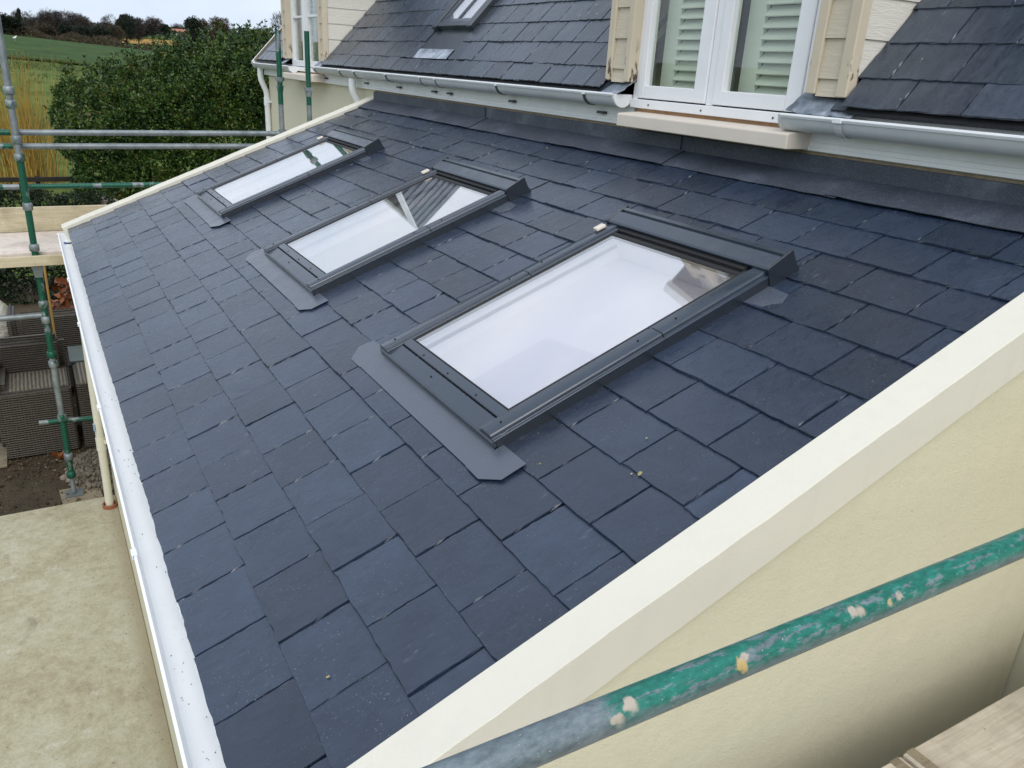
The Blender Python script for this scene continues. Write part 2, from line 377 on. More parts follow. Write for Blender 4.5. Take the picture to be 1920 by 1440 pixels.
M['field'] = grass('green_field', [(.018, .046, .008), (.032, .068, .011), (.050, .088, .017)])
M['stubble'] = grass('ochre_field', [(.22, .12, .025), (.34, .19, .04), (.40, .26, .08)])
M['far_hill'] = grass('far_hill', [(.03, .035, .015), (.045, .05, .02), (.06, .062, .028)])

def leaf_mat(name, stops, rough=.45, trans=.0):
    t = NT(name); g = t.n('NewGeometry'); v = t.co(); a = t.noise(v, 1.5, 4, .6)
    f = t.math('ADD', t.math('MULTIPLY', g.outputs['Random Per Island'], .60), t.math('MULTIPLY', t.ramp(a, [(.36, 0.0), (.66, 1.0)]), .40))
    t.set(Base__Color=t.ramp(f, stops), Roughness=rough); t.b.inputs['Specular IOR Level'].default_value = .35; return t.m
M['shrub_leaf'] = leaf_mat('shrub_leaf', [(.15, (.008, .024, .004)), (.40, (.022, .058, .009)), (.60, (.048, .100, .013)), (.80, (.10, .14, .018)), (.93, (.11, .06, .018))])
M['hedge_leaf'] = leaf_mat('hedge_leaf', [(.2, (.007, .014, .006)), (.6, (.016, .032, .010)), (.9, (.038, .058, .016))])
M['willow'] = leaf_mat('willow_stem', [(.15, (.16, .10, .018)), (.5, (.34, .21, .035)), (.85, (.46, .32, .075))], .6)
M['twig'] = leaf_mat('bare_twig', [(.2, (.030, .022, .020)), (.6, (.060, .046, .040)), (.9, (.088, .066, .052))], .8)
M['twig_brown'] = leaf_mat('brown_twig', [(.2, (.042, .034, .022)), (.6, (.080, .062, .034)), (.9, (.11, .085, .045))], .8)
M['evergreen'] = leaf_mat('evergreen_leaf', [(.2, (.008, .013, .008)), (.6, (.018, .028, .015)), (.9, (.032, .044, .022))], .7)
M['bark'] = simple('bark', (.035, .028, .022), .9, var=.3, scale=12)
M['rust_leaf'] = leaf_mat('rust_leaf', [(.2, (.10, .028, .008)), (.6, (.20, .060, .018)), (.9, (.28, .12, .045))])
M['tuft'] = leaf_mat('dry_tuft', [(.2, (.035, .055, .012)), (.6, (.075, .095, .022)), (.9, (.19, .16, .06))], .8)

def wicker(name, c0, c1):
    t = NT(name); v = t.co()
    w = t.n('TexWave', Vector=v, Scale=13.0, Distortion=1.6, Detail=2.0, _bands_direction='Z'); w2 = t.n('TexWave', Vector=v, Scale=11.0, Distortion=1.5, _bands_direction='Y')
    n = t.noise(t.co(scale=(1, 1, 7)), 14, 4, .7)
    f = t.math('ADD', t.math('MULTIPLY', w.outputs['Fac'], .45), t.math('MULTIPLY', n, .55))
    t.set(Base__Color=t.ramp(f, [(.25, c0), (.75, c1)]), Roughness=.6, Normal=t.bump(t.math('ADD', w.outputs['Fac'], t.math('MULTIPLY', w2.outputs['Fac'], .25)), .8, .008)); return t.m
M['wicker'] = wicker('dark_wicker', (.013, .011, .008), (.10, .083, .060))
def seat_weave():
    t = NT('striped_seat_weave'); v = t.co()
    w = t.n('TexWave', Vector=v, Scale=9.0, Distortion=.4, _bands_direction='Y'); w2 = t.n('TexWave', Vector=v, Scale=28.0, Distortion=.8, _bands_direction='X')
    n = t.noise(t.co(scale=(1, 9, 1)), 12, 4)
    f = t.math('ADD', t.math('MULTIPLY', w.outputs['Fac'], .4), t.math('MULTIPLY', n, .6))
    t.set(Base__Color=t.ramp(f, [(.25, (.07, .058, .045)), (.5, (.19, .16, .115)), (.75, (.32, .28, .20))]), Roughness=.6, Normal=t.bump(t.math('ADD', w2.outputs['Fac'], w.outputs['Fac']), .7, .01)); return t.m
M['seat'] = seat_weave()
M['table_top'] = simple('grey_table_top', (.16, .19, .18), .35)
def plastic():
    t = NT('clear_plastic_wrap'); v = t.co(); a = t.noise(v, 7, 5, .6, 1.0)
    t.set(Base__Color=t.ramp(a, [(.3, (.30, .28, .22)), (.5, (.52, .50, .44)), (.62, (.55, .43, .10)), (.75, (.70, .70, .66))]), Roughness=.18, Normal=t.bump(t.noise(v, 11, 4), .9, .05)); return t.m
M['plastic'] = plastic()
M['terracotta'] = simple('terracotta', (.30, .105, .05), .8, var=.2)
M['pipe'] = simple('cream_pipe', (.66, .64, .52), .4, var=.05)
M['tape'] = simple('blue_tape', (.28, .40, .55), .6)
M['blue'] = simple('blue_plastic', (.02, .10, .55), .4)
M['rock'] = simple('pale_rock', (.26, .21, .18), .9, var=.4, scale=5, bump=.5, bscale=12)
M['feather'] = simple('white_feather', (.85, .85, .85), .7, var=.02)
M['far_wall'] = simple('far_house_wall', (.62, .58, .52), .8)
M['far_roof'] = simple('far_house_roof', (.36, .15, .09), .8, var=.2)
M['sleeper'] = simple('dark_timber', (.022, .018, .013), .9)
M['crumb'] = leaf_mat('crumb', [(.2, (.20, .17, .12)), (.6, (.38, .33, .25)), (.9, (.34, .27, .08))], .9)
M['clod'] = leaf_mat('clod', [(.2, (.03, .022, .012)), (.6, (.085, .062, .036)), (.85, (.15, .12, .08)), (.95, (.34, .30, .24))], .9)
M['plate'] = simple('steel_plate', (.16, .18, .18), .5, metal=.4)

# ------------------------------------------------------------------ frames of reference (z = 0 is the extension's eaves)
TH = R(22); G = .1963; SL = .40
def rw(u, v, w=0): return Vector((u, v * math.cos(TH) - w * math.sin(TH), v * math.sin(TH) + w * math.cos(TH)))
ROOF = Matrix.Rotation(TH, 4, 'X')
PM = R(47); MY, MZ = 2.57, 1.362
MROOF = Matrix.Translation((0, MY, MZ)) @ Matrix.Rotation(PM, 4, 'X')
def mw(u, v, w=0): return MROOF @ Vector((u, v, w))
GZ = -2.55

# ------------------------------------------------------------------ ground
def prof(d):
    return float(np.interp(d, [0, 30, 60, 85, 113, 180, 215, 260, 300, 340, 420, 600, 1500, 4000],
                           [-2.55, -2.55, -.62, .22, 1.25, 2.15, 1.0, 1.6, 2.9, 4.1, 7.0, 11.0, 14, 14]))
rg = random.Random(3)
def terrain(x, y, lift=0):
    dx, dy = x - 7.5, y + .19
    d = math.hypot(dx, dy); lat = dy / d if d > 1e-6 else 0
    if dx > 0: return GZ + lift
    z = prof(d)
    k = min(max((d - 30) / 150, 0), 1) * (1 if d < 190 else max(0, 1 - (d - 190) / 80))
    z -= 1.5 * min(max(lat / .135, -1), 1.6) * k
    if 60 < d < 82: z += .28 * math.exp(-((d - 74) / 3.0) ** 2)
    if 40 < d < 300: z += .05 * math.sin(x * .23 + y * .11) + .04 * math.sin(x * .6 - y * .37)
    return z + lift
def sheet(name, mat, d0, d1, nd, a0, a1, na, lift, hole=None):
    mb = MB(); ds = np.geomspace(max(d0, .5), d1, nd)
    for i, d in enumerate(ds):
        for j in range(na + 1):
            a = a0 + (a1 - a0) * j / na; x = 7.5 - d * math.cos(a); y = -.19 + d * math.sin(a); mb.v.append((x, y, terrain(x, y, lift)))
    for i in range(nd - 1):
        for j in range(na): b = i * (na + 1) + j; mb.f.append((b, b + 1, b + na + 2, b + na + 1))
    return struct(obj(name, mb.mesh(name, 0, True), mat))
sheet('ground', M['pasture'], .5, 3500, 110, -math.pi, math.pi, 144, -.02)
sheet('green_field', M['field'], 76, 186, 30, -.35, .32, 40, .05)
sheet('ochre_field', M['stubble'], 272, 332, 8, .088, .158, 14, .25)
# garden soil and concrete patio slab
mb = MB(); nx, ny = 40, 30
for i in range(nx + 1):
    for j in range(ny + 1):
        x = -9 + 9.6 * i / nx; y = -7 + 9.6 * j / ny
        mb.v.append((x, y, GZ + .012 + .018 * math.sin(x * 3.1 + y) * math.sin(y * 2.7 - x) + .012 * rg.random()))
for i in range(nx):
    for j in range(ny): b = i * (ny + 1) + j; mb.f.append((b, b + ny + 1, b + ny + 2, b + 1))
struct(mb.build('garden_soil', M['soil'], smooth=True))
struct(MB().box(6.56, 16, -7, 2.69, GZ - .1, GZ + .03).build('added_dark_yard', M['soil']))  # dark ground added out of view to cut light bounced onto the gable wall
struct(MB().box(-.045, 6.55, -7, .071, GZ - .1, -2.5).build('patio_slab', M['concrete'], bevel=.006))

# ------------------------------------------------------------------ slates
def slate_mesh(w, L, seed, th=.0055, rough=1.0):
    r = random.Random(seed); hw = w / 2; pts = []
    ys = [0] + [.016 + .0195 * k for k in range(10)] + [L] if L > .25 else [0, L * .18, L * .35, L * .55, L * .75, L]
    nt = 9 if w > .12 else 4; wob = [r.uniform(-.0012, .0012) for _ in range(4)]
    for k in range(nt + 1): pts.append((-hw + w * k / nt, (r.uniform(-.0013, .0013) + wob[0] * math.sin(k * .9)) * rough, 'b'))
    for y in ys[1:-1]: pts.append((hw + (r.uniform(-.0014, .0004) + wob[1] * math.sin(y * 30)) * rough, y, 'r'))
    pts.append((hw, L, 'h')); pts.append((-hw, L, 'h'))
    for y in ys[1:-1][::-1]: pts.append((-hw + (r.uniform(-.0004, .0014) + wob[2] * math.sin(y * 27)) * rough, y, 'l'))
    bot = [(p[0], p[1], 0) for p in pts]; top = []
    for k, (x, y, e) in enumerate(pts):
        c = (r.uniform(.0002, .0016) if r.random() < .82 else r.uniform(.002, .0045)) * rough; ix = iy = 0
        if e in 'rb' and x > hw * .98: ix = -c * .8
        if e in 'lb' and x < -hw * .98: ix = c * .8
        if e == 'r': ix = -c
        if e == 'l': ix = c
        if e == 'b': iy = c
        top.append((x + ix, y + iy, th + r.uniform(-.0006, .0006)))
    n = len(pts); mb = MB(); mb.add(bot + top, [tuple(range(n))[::-1], tuple(range(n, 2 * n))] + [(i, (i + 1) % n, n + (i + 1) % n, n + i) for i in range(n)])
    return mb.mesh('slate', 0, False, recalc=False)
def put_slate(base, parent, me, u, v, w, tilt, rz):
    o = bpy.data.objects.new('slate', me); COL.objects.link(o); o.parent = parent
    o.matrix_basis = base @ Matrix.Translation((u, v, w)) @ Matrix.Rotation(-tilt, 4, 'X') @ Matrix.Rotation(rz, 4, 'Z'); return o

def lay(base, parent, mat, courses, u_lo, u_hi, phase, pitch, obstacles, seed, raise_=.0135, gap=.0042, minw=.03, L=SL, cv=None, rough=1.0):
    r = random.Random(seed)
    wfull = pitch - gap
    var = []
    for k in range(16):
        me = slate_mesh(wfull + r.uniform(-.0012, .0008), L, seed * 100 + k, r.choice([.005, .0055, .006, .0065, .0075]), rough); me.materials.append(mat); var.append(me)
    n = 0
    for c, va in courses:
        ph = phase + (pitch / 2 if c % 2 else 0)
        k0 = math.floor((u_lo - ph) / pitch) - 1
        u = ph + k0 * pitch
        while u < u_hi:
            a, b = max(u, u_lo), min(u + pitch, u_hi); full = (a == u and b == u + pitch); u += pitch
            if b - a < minw: continue
            segs = [(a, b, va, L)]
            for (o0, o1, q0, q1) in obstacles:
                out = []
                for (sa, sb, sv, sl) in segs:
                    vis = (cv(c) if cv else G)
                    if sb <= o0 or sa >= o1 or sv + vis <= q0 or sv >= q1:
                        if not (sb <= o0 or sa >= o1) and sv < q0 and sv + sl > q0: sl = q0 - .006 - sv
                        out.append((sa, sb, sv, sl)); continue
                    if sv < q0:                              # tail below the opening: shorten
                        out.append((sa, sb, sv, q0 - .006 - sv)); continue
                    if sv + vis > q1 + .03:                  # head above the opening: cut the tail away
                        if sa < o0: out.append((sa, o0, sv, sl))
                        if sb > o1: out.append((o1, sb, sv, sl))
                        m0, m1 = max(sa, o0), min(sb, o1)
                        out.append((m0, m1, q1 + .006, sv + sl - q1)); continue
                    if sa < o0 - .012: out.append((sa, o0, sv, sl))
                    if sb > o1 + .012: out.append((o1, sb, sv, sl))
                segs = out
            for (sa, sb, sv, sl) in segs:
                if sb - sa < .012 or sl < .03: continue
                if full and (sa, sb, sl) == (a, b, L): me = r.choice(var)
                else:
                    me = slate_mesh(sb - sa - gap, sl, r.randrange(10 ** 6), .0055, rough); me.materials.append(mat)
                tl = raise_ / L + r.uniform(-.002, .003)
                put_slate(base, parent, me, (sa + sb) / 2 + r.uniform(-.0006, .0006), sv + r.uniform(-.0022, .0018), raise_ + r.uniform(.0008, .0042), tl, r.uniform(-.004, .004)); n += 1
    return n

# ------------------------------------------------------------------ the extension
ext = tag(empty('house_extension'), 'cream rendered lean-to extension with new slate roof and three roof windows', 'extension')
SKY_U = (.885, 2.945, 4.737); SW = .912; SV0, SV1 = .975, 2.225
# roof boarding with three openings, in roof coordinates
ub = [0 - .02]
for s in SKY_U: ub += [s + .06, s + SW - .06]
ub.append(6.335); vb = [.015, SV0 + .05, SV1 - .12, 3.0]
mb = MB()
for i in range(len(ub) - 1):
    for j in range(3):
        if i % 2 == 1 and j == 1: continue
        mb.box(ub[i], ub[i+1], vb[j], vb[j+1], -.02, -.002)
roof = mb.build('roof', M['deck'], ext); roof.matrix_basis = Matrix.Identity(4)
roof.data.transform(ROOF)
obst = [(s + .012, s + SW - .012, SV0, SV1) for s in SKY_U]
ns = lay(ROOF, roof, M['slate'], [(c, c * G) for c in range(14)], .004, 6.33, 5.989, .253, obst, 7)
print('extension slates', ns)

# rendered walls and copings
def gable_poly(x0, x1, top):
    mb = MB(); a = [(.070, GZ - .1), (2.69, GZ - .1), (2.69, rw(0, 2.9, top).z - .01), (.070, rw(0, .06, top).z)]
    return mb.prism(a, 0, x0, x1)
gable_poly(6.32, 6.414, -.06).build('near_gable_wall', M['wall'], ext)
gable_poly(-.115, 0.0, -.06).build('far_gable_wall', M['wall'], ext)
MB().box(0.002, 6.318, .072, .18, GZ - .1, -.09).build('front_wall', M['wall'], ext)
def coping(name, u0, u1, wlow):
    mb = MB(); nseg = 70; prof4 = [(u0, wlow), (u1, wlow), (u1, .042), (u0, .046)]; va, vz = -.03, 2.93
    r = random.Random(5); rings = []
    for i in range(nseg + 1):
        v = va + (vz - va) * i / nseg; j = r.uniform(-.0012, .0012) + .0012 * math.sin(i * .37); k = r.uniform(-.0007, .0007) + .0009 * math.sin(i * .23 + 1)
        rings.append([rw(p[0] + (j if p[0] == u0 else k), v, p[1] + (j if p[1] > 0 else 0)) for p in prof4])
    vs = [p for q in rings for p in q]; fs = [(0, 1, 2, 3), tuple(4 * nseg + t for t in (3, 2, 1, 0))]
    for i in range(nseg):
        for k in range(4): fs.append((4*i + k, 4*i + (k+1) % 4, 4*i + 4 + (k+1) % 4, 4*i + 4 + k))
    mb.add(vs, fs); me = mb.mesh(name)
    bm = bmesh.new(); bm.from_mesh(me)
    es = [e for e in bm.edges if abs((e.verts[0].co - e.verts[1].co).normalized().x) < .3 and len(e.link_faces) == 2 and e.calc_face_angle(0) > .6]
    bmesh.ops.bevel(bm, geom=es, offset=.0025, segments=1, affect='EDGES'); bm.to_mesh(me); bm.free()
    return obj(name, me, M['coping'], ext)
coping('coping', 6.324, 6.433, -.092); coping('coping', -.135, -.002, -.09)

# lead apron flashing and upstands where the roof meets the house
jo = [-.01, 1.17, 2.19, 3.23, 4.28, 5.33, 6.30]; r = random.Random(11)
for i in range(6):
    a, b = jo[i], jo[i+1] + (.05 if i < 5 else 0); lift = .024 + (.005 if i % 2 else 0)
    mb = MB(); n = 14; prof_rows = []
    for k in range(n + 1):
        u = a + (b - a) * k / n; v0 = 2.705 + .004 * i * .8 + r.uniform(-.003, .003)
        row = [(u, v0, lift - .003 + r.uniform(-.001, .002)), (u, v0 + .08, lift + .003 + r.uniform(-.001, .001)), (u, 2.85, lift + .004), (u, 2.902, lift + .004)]
        pts = [rw(*p) for p in row]; prof_rows.append(pts)
    vs = [p for q in prof_rows for p in q]; m = 4
    fs = [(k*m + t, (k+1)*m + t, (k+1)*m + t + 1, k*m + t + 1) for k in range(n) for t in range(m - 1)]
    mb.add(vs, fs); me = mb.mesh('apron_flashing', 0, False); o = obj('apron_flashing', me, M['lead'], ext)
    sm = o.modifiers.new('thick', 'SOLIDIFY'); sm.thickness = .003; sm.offset = 1
    mb = MB().box(jo[i] + .002, jo[i+1] + (.02 if i < 5 else 0), 2.652 - (.008 if i % 2 else 0), 2.666, 1.092, 1.174); mb.build('upstand_flashing', M['lead'], ext, bevel=.001)

# eaves gutter: flat-bottomed white gutter
gp = [(.035, -.025), (.033, -.085), (-.062, -.085), (-.074, -.070), (-.077, -.028), (-.083, -.026), (-.083, -.019), (-.075, -.019), (-.072, -.066), (-.060, -.079), (.028, -.079), (.030, -.025)]
gut = MB().prism(gp, 0, -.03, 6.45).build('gutter', M['gutter'], ext)
MB().prism([(.036, -.024), (.036, -.088), (-.064, -.088), (-.077, -.072), (-.084, -.018), (-.074, -.018), (.03, -.02)], 0, -.036, -.030).build('stop_end', M['upvc'], gut)
for x in (1.55, 2.6, 3.88, 5.12):
    MB().prism([(.037, -.03), (.037, -.089), (-.064, -.089), (-.077, -.073), (-.081, -.031), (-.089, -.030), (-.089, -.014), (-.072, -.014), (-.072, -.018), (-.0845, -.018), (-.0845, -.0275), (-.0785, -.029), (-.0755, -.071), (-.063, -.0862), (.0355, -.0862), (.0355, -.03)], 0, x - .02, x + .02).build('gutter_bracket', M['upvc'], gut, bevel=.001)
for u in (5.23, 5.483, 5.735, 5.989, 4.977):
    MB().box(u - .02, u + .02, -.006, .02, -.02, .008).build('eaves_clip', M['upvc'], gut, bevel=.003)
MB().box(.36, .372, -.045, .0, -.030, -.018).build('clip_tab', M['clip'], gut, bevel=.002)
MB().box(.10, .125, -.05, -.035, -.076, -.066).build('blue_tag', M['blue'], gut, bevel=.002)
MB().prism([(.052, -.088), (.052, -.17), (.0715, -.17), (.0715, -.088)], 0, 0, 6.29).build('fascia_board', M['upvc'], ext)
# downpipe with clip and terracotta collar
px, py = .17, .006
dp = MB().tube([(px, py, -.08), (px, py, -2.52)], .034, 18).build('downpipe', M['pipe'], ext); smooth_by_angle(dp.data)
MB().tube([(px, py, -1.92), (px, py, -1.80)], .040, 18).build('pipe_socket', M['pipe'], dp); MB().box(px - .05, px + .05, .03, .071, -1.85, -1.82).build('pipe_clip', M['pipe'], dp)
MB().box(px - .012, px + .03, py - .042, py - .03, -1.72, -1.66).build('tape', M['tape'], dp)
cl = MB(); nn = 20
for k in range(nn):
    for (rr, z) in ((.062, -2.515), (.062, -2.465), (.052, -2.465), (.052, -2.515)):
        q = 2 * math.pi * k / nn; cl.v.append((px + rr * math.cos(q), py + rr * math.sin(q), z))
for k in range(nn):
    for t in range(4): cl.f.append((4*k + t, 4*((k+1) % nn) + t, 4*((k+1) % nn) + (t+1) % 4, 4*k + (t+1) % 4))
cl.build('pipe_collar', M['terracotta'], dp)

# roof windows ------------------------------------------------------
def skylight_meshes():
    D = {}
    H = .058
    mb = MB()   # curb
    mb.box(0, .055, 0, 1.24, -.015, H); mb.box(SW - .055, SW, 0, 1.24, -.015, H); mb.box(.055, SW - .055, .002, .055, -.015, H - .004); mb.box(.055, SW - .055, 1.12, 1.238, -.015, H)
    D['frame'] = ('frame', mb.mesh('frame', .0025), 'sky_dark')
    for side in (0, 1):
        segs = ((-.006, .655), (.658, 1.135))
        for (ya, yb) in segs:
            p = [(-.002, .052), (-.002, .058), (.008, .060), (.010, .0695), (.014, .0742), (.062, .0765), (.067, .0745), (.068, .0685), (.084, .0665), (.085, .052)]
            if side: p = [(SW - x, z) for x, z in p]
            me = MB().prism(p, 1, ya, yb).mesh('side_cover', .0008); smooth_by_angle(me, 30)
            D['side%d%d' % (side, ya > 0)] = ('side_cover', me, 'sky_metal')
    mb = MB().prism([(-.010, .030), (-.012, .050), (-.004, .0565), (.056, .0635), (.058, .052), (.0, .03)], 0, .004, SW - .004)
    D['bottom'] = ('bottom_cover', mb.mesh('bottom_cover', .001), 'sky_metal')
    mb = MB().prism([(.062, .050), (.062, .066), (.066, .0685), (.100, .0685), (.103, .060), (.103, .050)], 0, .070, SW - .070)
    D['sashbar'] = ('sash_bar', mb.mesh('sash_bar', .001), 'sky_metal')
    mb = MB(); mb.box(.085, .095, .103, 1.10, .045, .0655); mb.box(SW - .095, SW - .085, .103, 1.10, .045, .0655); mb.box(.095, SW - .095, .103, .108, .045, .0655); mb.box(.095, SW - .095, 1.060, 1.078, .045, .066); mb.box(.095, SW - .095, 1.092, 1.126, .045, .070)
    D['gasket'] = ('gasket', mb.mesh('gasket'), 'gasket')
    D['pane'] = ('pane', MB().box(.094, SW - .094, .107, 1.061, .056, .062).mesh('pane'), 'roof_glass')
    p = [(1.114, .072), (1.112, .082), (1.119, .088), (1.182, .098), (1.186, .090), (1.194, .090), (1.198, .100), (1.216, .101), (1.220, .092), (1.228, .092), (1.234, .05), (1.125, .05), (1.123, .072)]
    D['hood'] = ('hood', MB().prism(p, 0, .006, SW - .006).mesh('hood', .0006), 'sky_metal')
    for side in (0, 1):
        x0, x1 = (-.006, .004) if not side else (SW - .004, SW + .006)
        mb = MB().prism([(1.110, -.012), (1.110, .084), (1.115, .089), (1.222, .104), (1.232, .102), (1.238, .05), (1.248, .020), (1.262, .012), (1.262, -.012)], 0, x0, x1)
        D['cheek%d' % side] = ('hood_cheek', mb.mesh('hood_cheek', .001), 'sky_dark')
        s_ = -1 if not side else 1; bx = 0 if not side else SW
        out = [(0, .99), (.075, 1.0), (.115, 1.05), (.095, 1.10), (.0, 1.11)]
        D['flap%d' % side] = ('corner_flap', MB().prism([(bx + s_ * x, y) for x, y in out], 2, .0195, .0215).mesh('corner_flap'), 'apron')
    # apron: folded sheet with clipped corners
    lo = [(-.098, -.112), (.985, -.112), (1.045, -.068), (1.045, .020), (-.150, .020), (-.165, -.045)]
    mb = MB(); mb.prism([(-.093, -.110), (.940, -.110), (.945, .018), (-.04, .018), (-.043, -.110)], 2, .0235, .0255)
    mb2 = MB().sheet([(-.108, .0235), (-.03, .0245), (-.012, .026), (-.004, .036), (-.002, .052)], 0, -.002, SW - .004, .0015)
    D['apron'] = ('apron', mb2.mesh('apron'), 'apron')
    D['ear0'] = ('apron_corner', MB().prism([(-.0, -.110), (-.095, -.111), (-.162, -.050), (-.150, .012), (-.004, .022)], 2, .0225, .0245).mesh('apron_corner'), 'apron')
    D['ear1'] = ('apron_corner', MB().prism([(.905, -.111), (.988, -.113), (1.047, -.068), (1.045, .020), (.913, .020)], 2, .0262, .0282).mesh('apron_corner'), 'apron')
    mb = MB(); mb.box(.010, .040, 1.030, 1.078, .078, .092)
    D['plate'] = ('label_plate', mb.mesh('label_plate', .003), 'sill')
    # white lining of the opening, closed by a pale sheet
    mb = MB(); a, b, c_, d_, z0, z1 = .060, SW - .060, .058, 1.095, -.085, .044
    mb.add([(a,c_,z1),(b,c_,z1),(b,d_,z1),(a,d_,z1),(a,c_,z0),(b,c_,z0),(b,d_,z0),(a,d_,z0)], [(0,1,5,4),(1,2,6,5),(2,3,7,6),(3,0,4,7)])
    D['lining'] = ('lining', mb.mesh('lining'), 'lining')
    D['sheet'] = ('protective_sheet', MB().box(a + .002, b - .002, c_ + .002, d_ - .002, z0, z0 + .012).mesh('protective_sheet'), 'board_white')
    D['sheet_far'] = ('dark_interior_panel', MB().box(a + .002, b - .002, c_ + .002, d_ - .002, z0, z0 + .012).mesh('dark_interior_panel'), 'dim_interior')  # panel whose dull colour stands for the dark interior behind the glass
    D['sheet2'] = ('shade_panel', MB().add([(.34, c_ + .01, z0 + .016), (b - .004, c_ + .01, z0 + .016), (b - .004, .60, z0 + .018), (.34, .52, z0 + .018)], [(0, 1, 2, 3)]).mesh('shade_panel'), 'shade_mauve')  # darker panel imitating the shading inside the opening
    # screws on the covers
    mb = MB()
    for x, y, z in [(.04, .05, .0765), (.04, .58, .0765), (SW - .04, .05, .0765), (SW - .04, .58, .0765), (.04, .74, .0765), (SW - .04, .74, .0765), (.25, .075, .0685), (.45, .075, .0685), (.66, .075, .0685), (.4, .03, .061)]:
        mb.tube([(x, y, z - .001), (x, y, z + .0022)], .0035, 8)
    D['screws'] = ('screws', mb.mesh('screws'), 'gasket')
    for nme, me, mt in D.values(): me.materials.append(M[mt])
    return D
SKD = skylight_meshes()
for i, s in enumerate(SKY_U):
    sk = empty('roof_window', parent=ext); sk.matrix_basis = ROOF @ Matrix.Translation((s, SV0, 0))
    sk['label'] = ['farthest roof window beside the far coping', 'middle roof window reflecting a dormer gable', 'nearest roof window with pale sheet under the glass'][i]
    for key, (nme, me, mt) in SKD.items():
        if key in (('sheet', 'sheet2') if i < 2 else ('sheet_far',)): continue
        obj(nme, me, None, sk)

# ------------------------------------------------------------------ the house
house = tag(empty('house'), 'cream house behind the extension with old slate roof and cream boarded dormers', 'house')
HX0, HX1 = -4.0, 12.5; RID = 3.2
mb = MB(); mb.box(HX0, HX1, 2.70, 9.0, GZ - .1, 1.30)
yr = MY + RID; zr = MZ + RID * math.tan(PM)
for xa, xb in ((HX0, HX0 + .2), (HX1 - .2, HX1)): mb.prism([(2.71, 1.30), (9.0, 1.30), (yr, zr - .12)], 0, xa, xb)
mb.build('wall', M['wall'], house)
MB().box(.0, 6.3, 2.668, 2.702, 1.150, 1.186).build('mortar_strip', M['mortar'], house)
hroof_mb = MB(); Lr = RID / math.cos(PM)
# main roof boarding (front slope left open where the two dormers stand is not needed: dormers sit in front of it), back slope
mb = MB()
def rq(u0, u1, v0, v1, w0, w1):
    b = MB().box(u0, u1, v0, v1, w0, w1); return mb.add([MROOF @ Vector(p) for p in b.v], b.f)
rq(HX0 - .06, -2.86, 0.0, 1.6, -.03, -.003); rq(-1.29, .93, 0.0, 1.6, -.03, -.003); rq(.93, 1.53, 0, .46, -.03, -.003); rq(1.53, 3.71, 0, 1.6, -.03, -.003); rq(5.23, HX1, 0, 1.6, -.03, -.003)
rq(HX0 - .06, HX1, 1.62, Lr, -.02, .012)
mb.prism([(yr, zr + .01), (9.2, 1.25), (9.2, 1.20), (yr, zr - .05)], 0, HX0 - .06, HX1)
hroof = mb.build('roof', M['old_slate'], house)
cs = [(0, 0.0)] + [(c, .145 + .18 * (c - 1)) for c in range(1, 9)]
hcv = lambda c: .145 if c == 0 else .18
n1 = lay(MROOF, hroof, M['old_slate'], cs, -1.262, 3.69, 1.602, .242, [(.875, 1.555, .142, 2.2)], 21, L=.365, cv=hcv, rough=1.5)
n2 = lay(MROOF, hroof, M['old_slate'], cs[:7], 5.262, 6.5, 5.531, .25, [], 22, L=.365, cv=hcv, rough=1.3)
n3 = lay(MROOF, hroof, M['old_slate'], cs[:6], -4.02, -2.9, -3.3, .242, [], 23, L=.365, cv=hcv, rough=1.5)
b = MB().box(6.5, HX1, 0, 1.6, .0, .018); obj('slate_run', (lambda m: (m.add([MROOF @ Vector(p) for p in b.v], b.f), m.mesh('slate_run'))[1])(MB()), M['old_slate'], hroof)
print('house slates', n1, n2, n3)
# ridge
MB().tube([(HX0 - .06, yr, zr), (HX1, yr, zr)], .1, 8).build('ridge', M['lead'], house)
# verge board at the far end
mb = MB(); bq = MB().box(HX0 - .09, HX0 - .055, -.06, Lr, -.12, .035); mb.add([MROOF @ Vector(p) for p in bq.v], bq.f); mb.build('barge_board', M['upvc'], house)
mb = MB(); bq = MB().box(HX0 - .054, HX0 - .028, -.02, 2.0, .0, .034); mb.add([MROOF @ Vector(p) for p in bq.v], bq.f); mb.build('verge_mortar', M['mortar'], house)

# fascia, gutters
fp = [(2.663, 1.186), (2.655, 1.190), (2.655, 1.204), (2.660, 1.207), (2.660, 1.222), (2.663, 1.226), (2.663, 1.345), (2.70, 1.345), (2.70, 1.186)]
for xa, xb in ((-4.07, -2.56), (-1.62, .54), (.541, 3.875), (5.055, 5.096), (5.097, HX1)):
    MB().prism(fp, 0, xa, xb).build('fascia', M['fascia'], house)
def half_round(name, xa, xb, ends, mat, dz=0.0):
    cy, cz, r_ = 2.594, 1.322 + dz, .060; pr = [];
    for k in range(13): q = math.pi + math.pi * k / 12; pr.append((cy + r_ * math.cos(q), cz + r_ * math.sin(q)))
    outer = [(cy - r_ - .006, cz + .002), (cy - r_ - .007, cz - .006), (cy - r_, cz - .008)] + pr[1:]
    inner = [(cy + (p[0] - cy) * .955, cz + (p[1] - cz) * .955) for p in pr[::-1]]
    inner[-1] = (cy - r_ + .006, cz + .003)
    g = MB().prism(outer + inner, 0, xa, xb).build(name, mat, house); smooth_by_angle(g.data, 35)
    for e, col in ends:
        MB().prism([(cy - r_ - .004, cz + .006)] + [(cy + (p[0] - cy) * 1.05, cz + (p[1] - cz) * 1.05) for p in pr] + [(cy + r_, cz + .006)], 0, e - .009, e + .009).build('stop_end', M[col], g, bevel=.002)
    return g
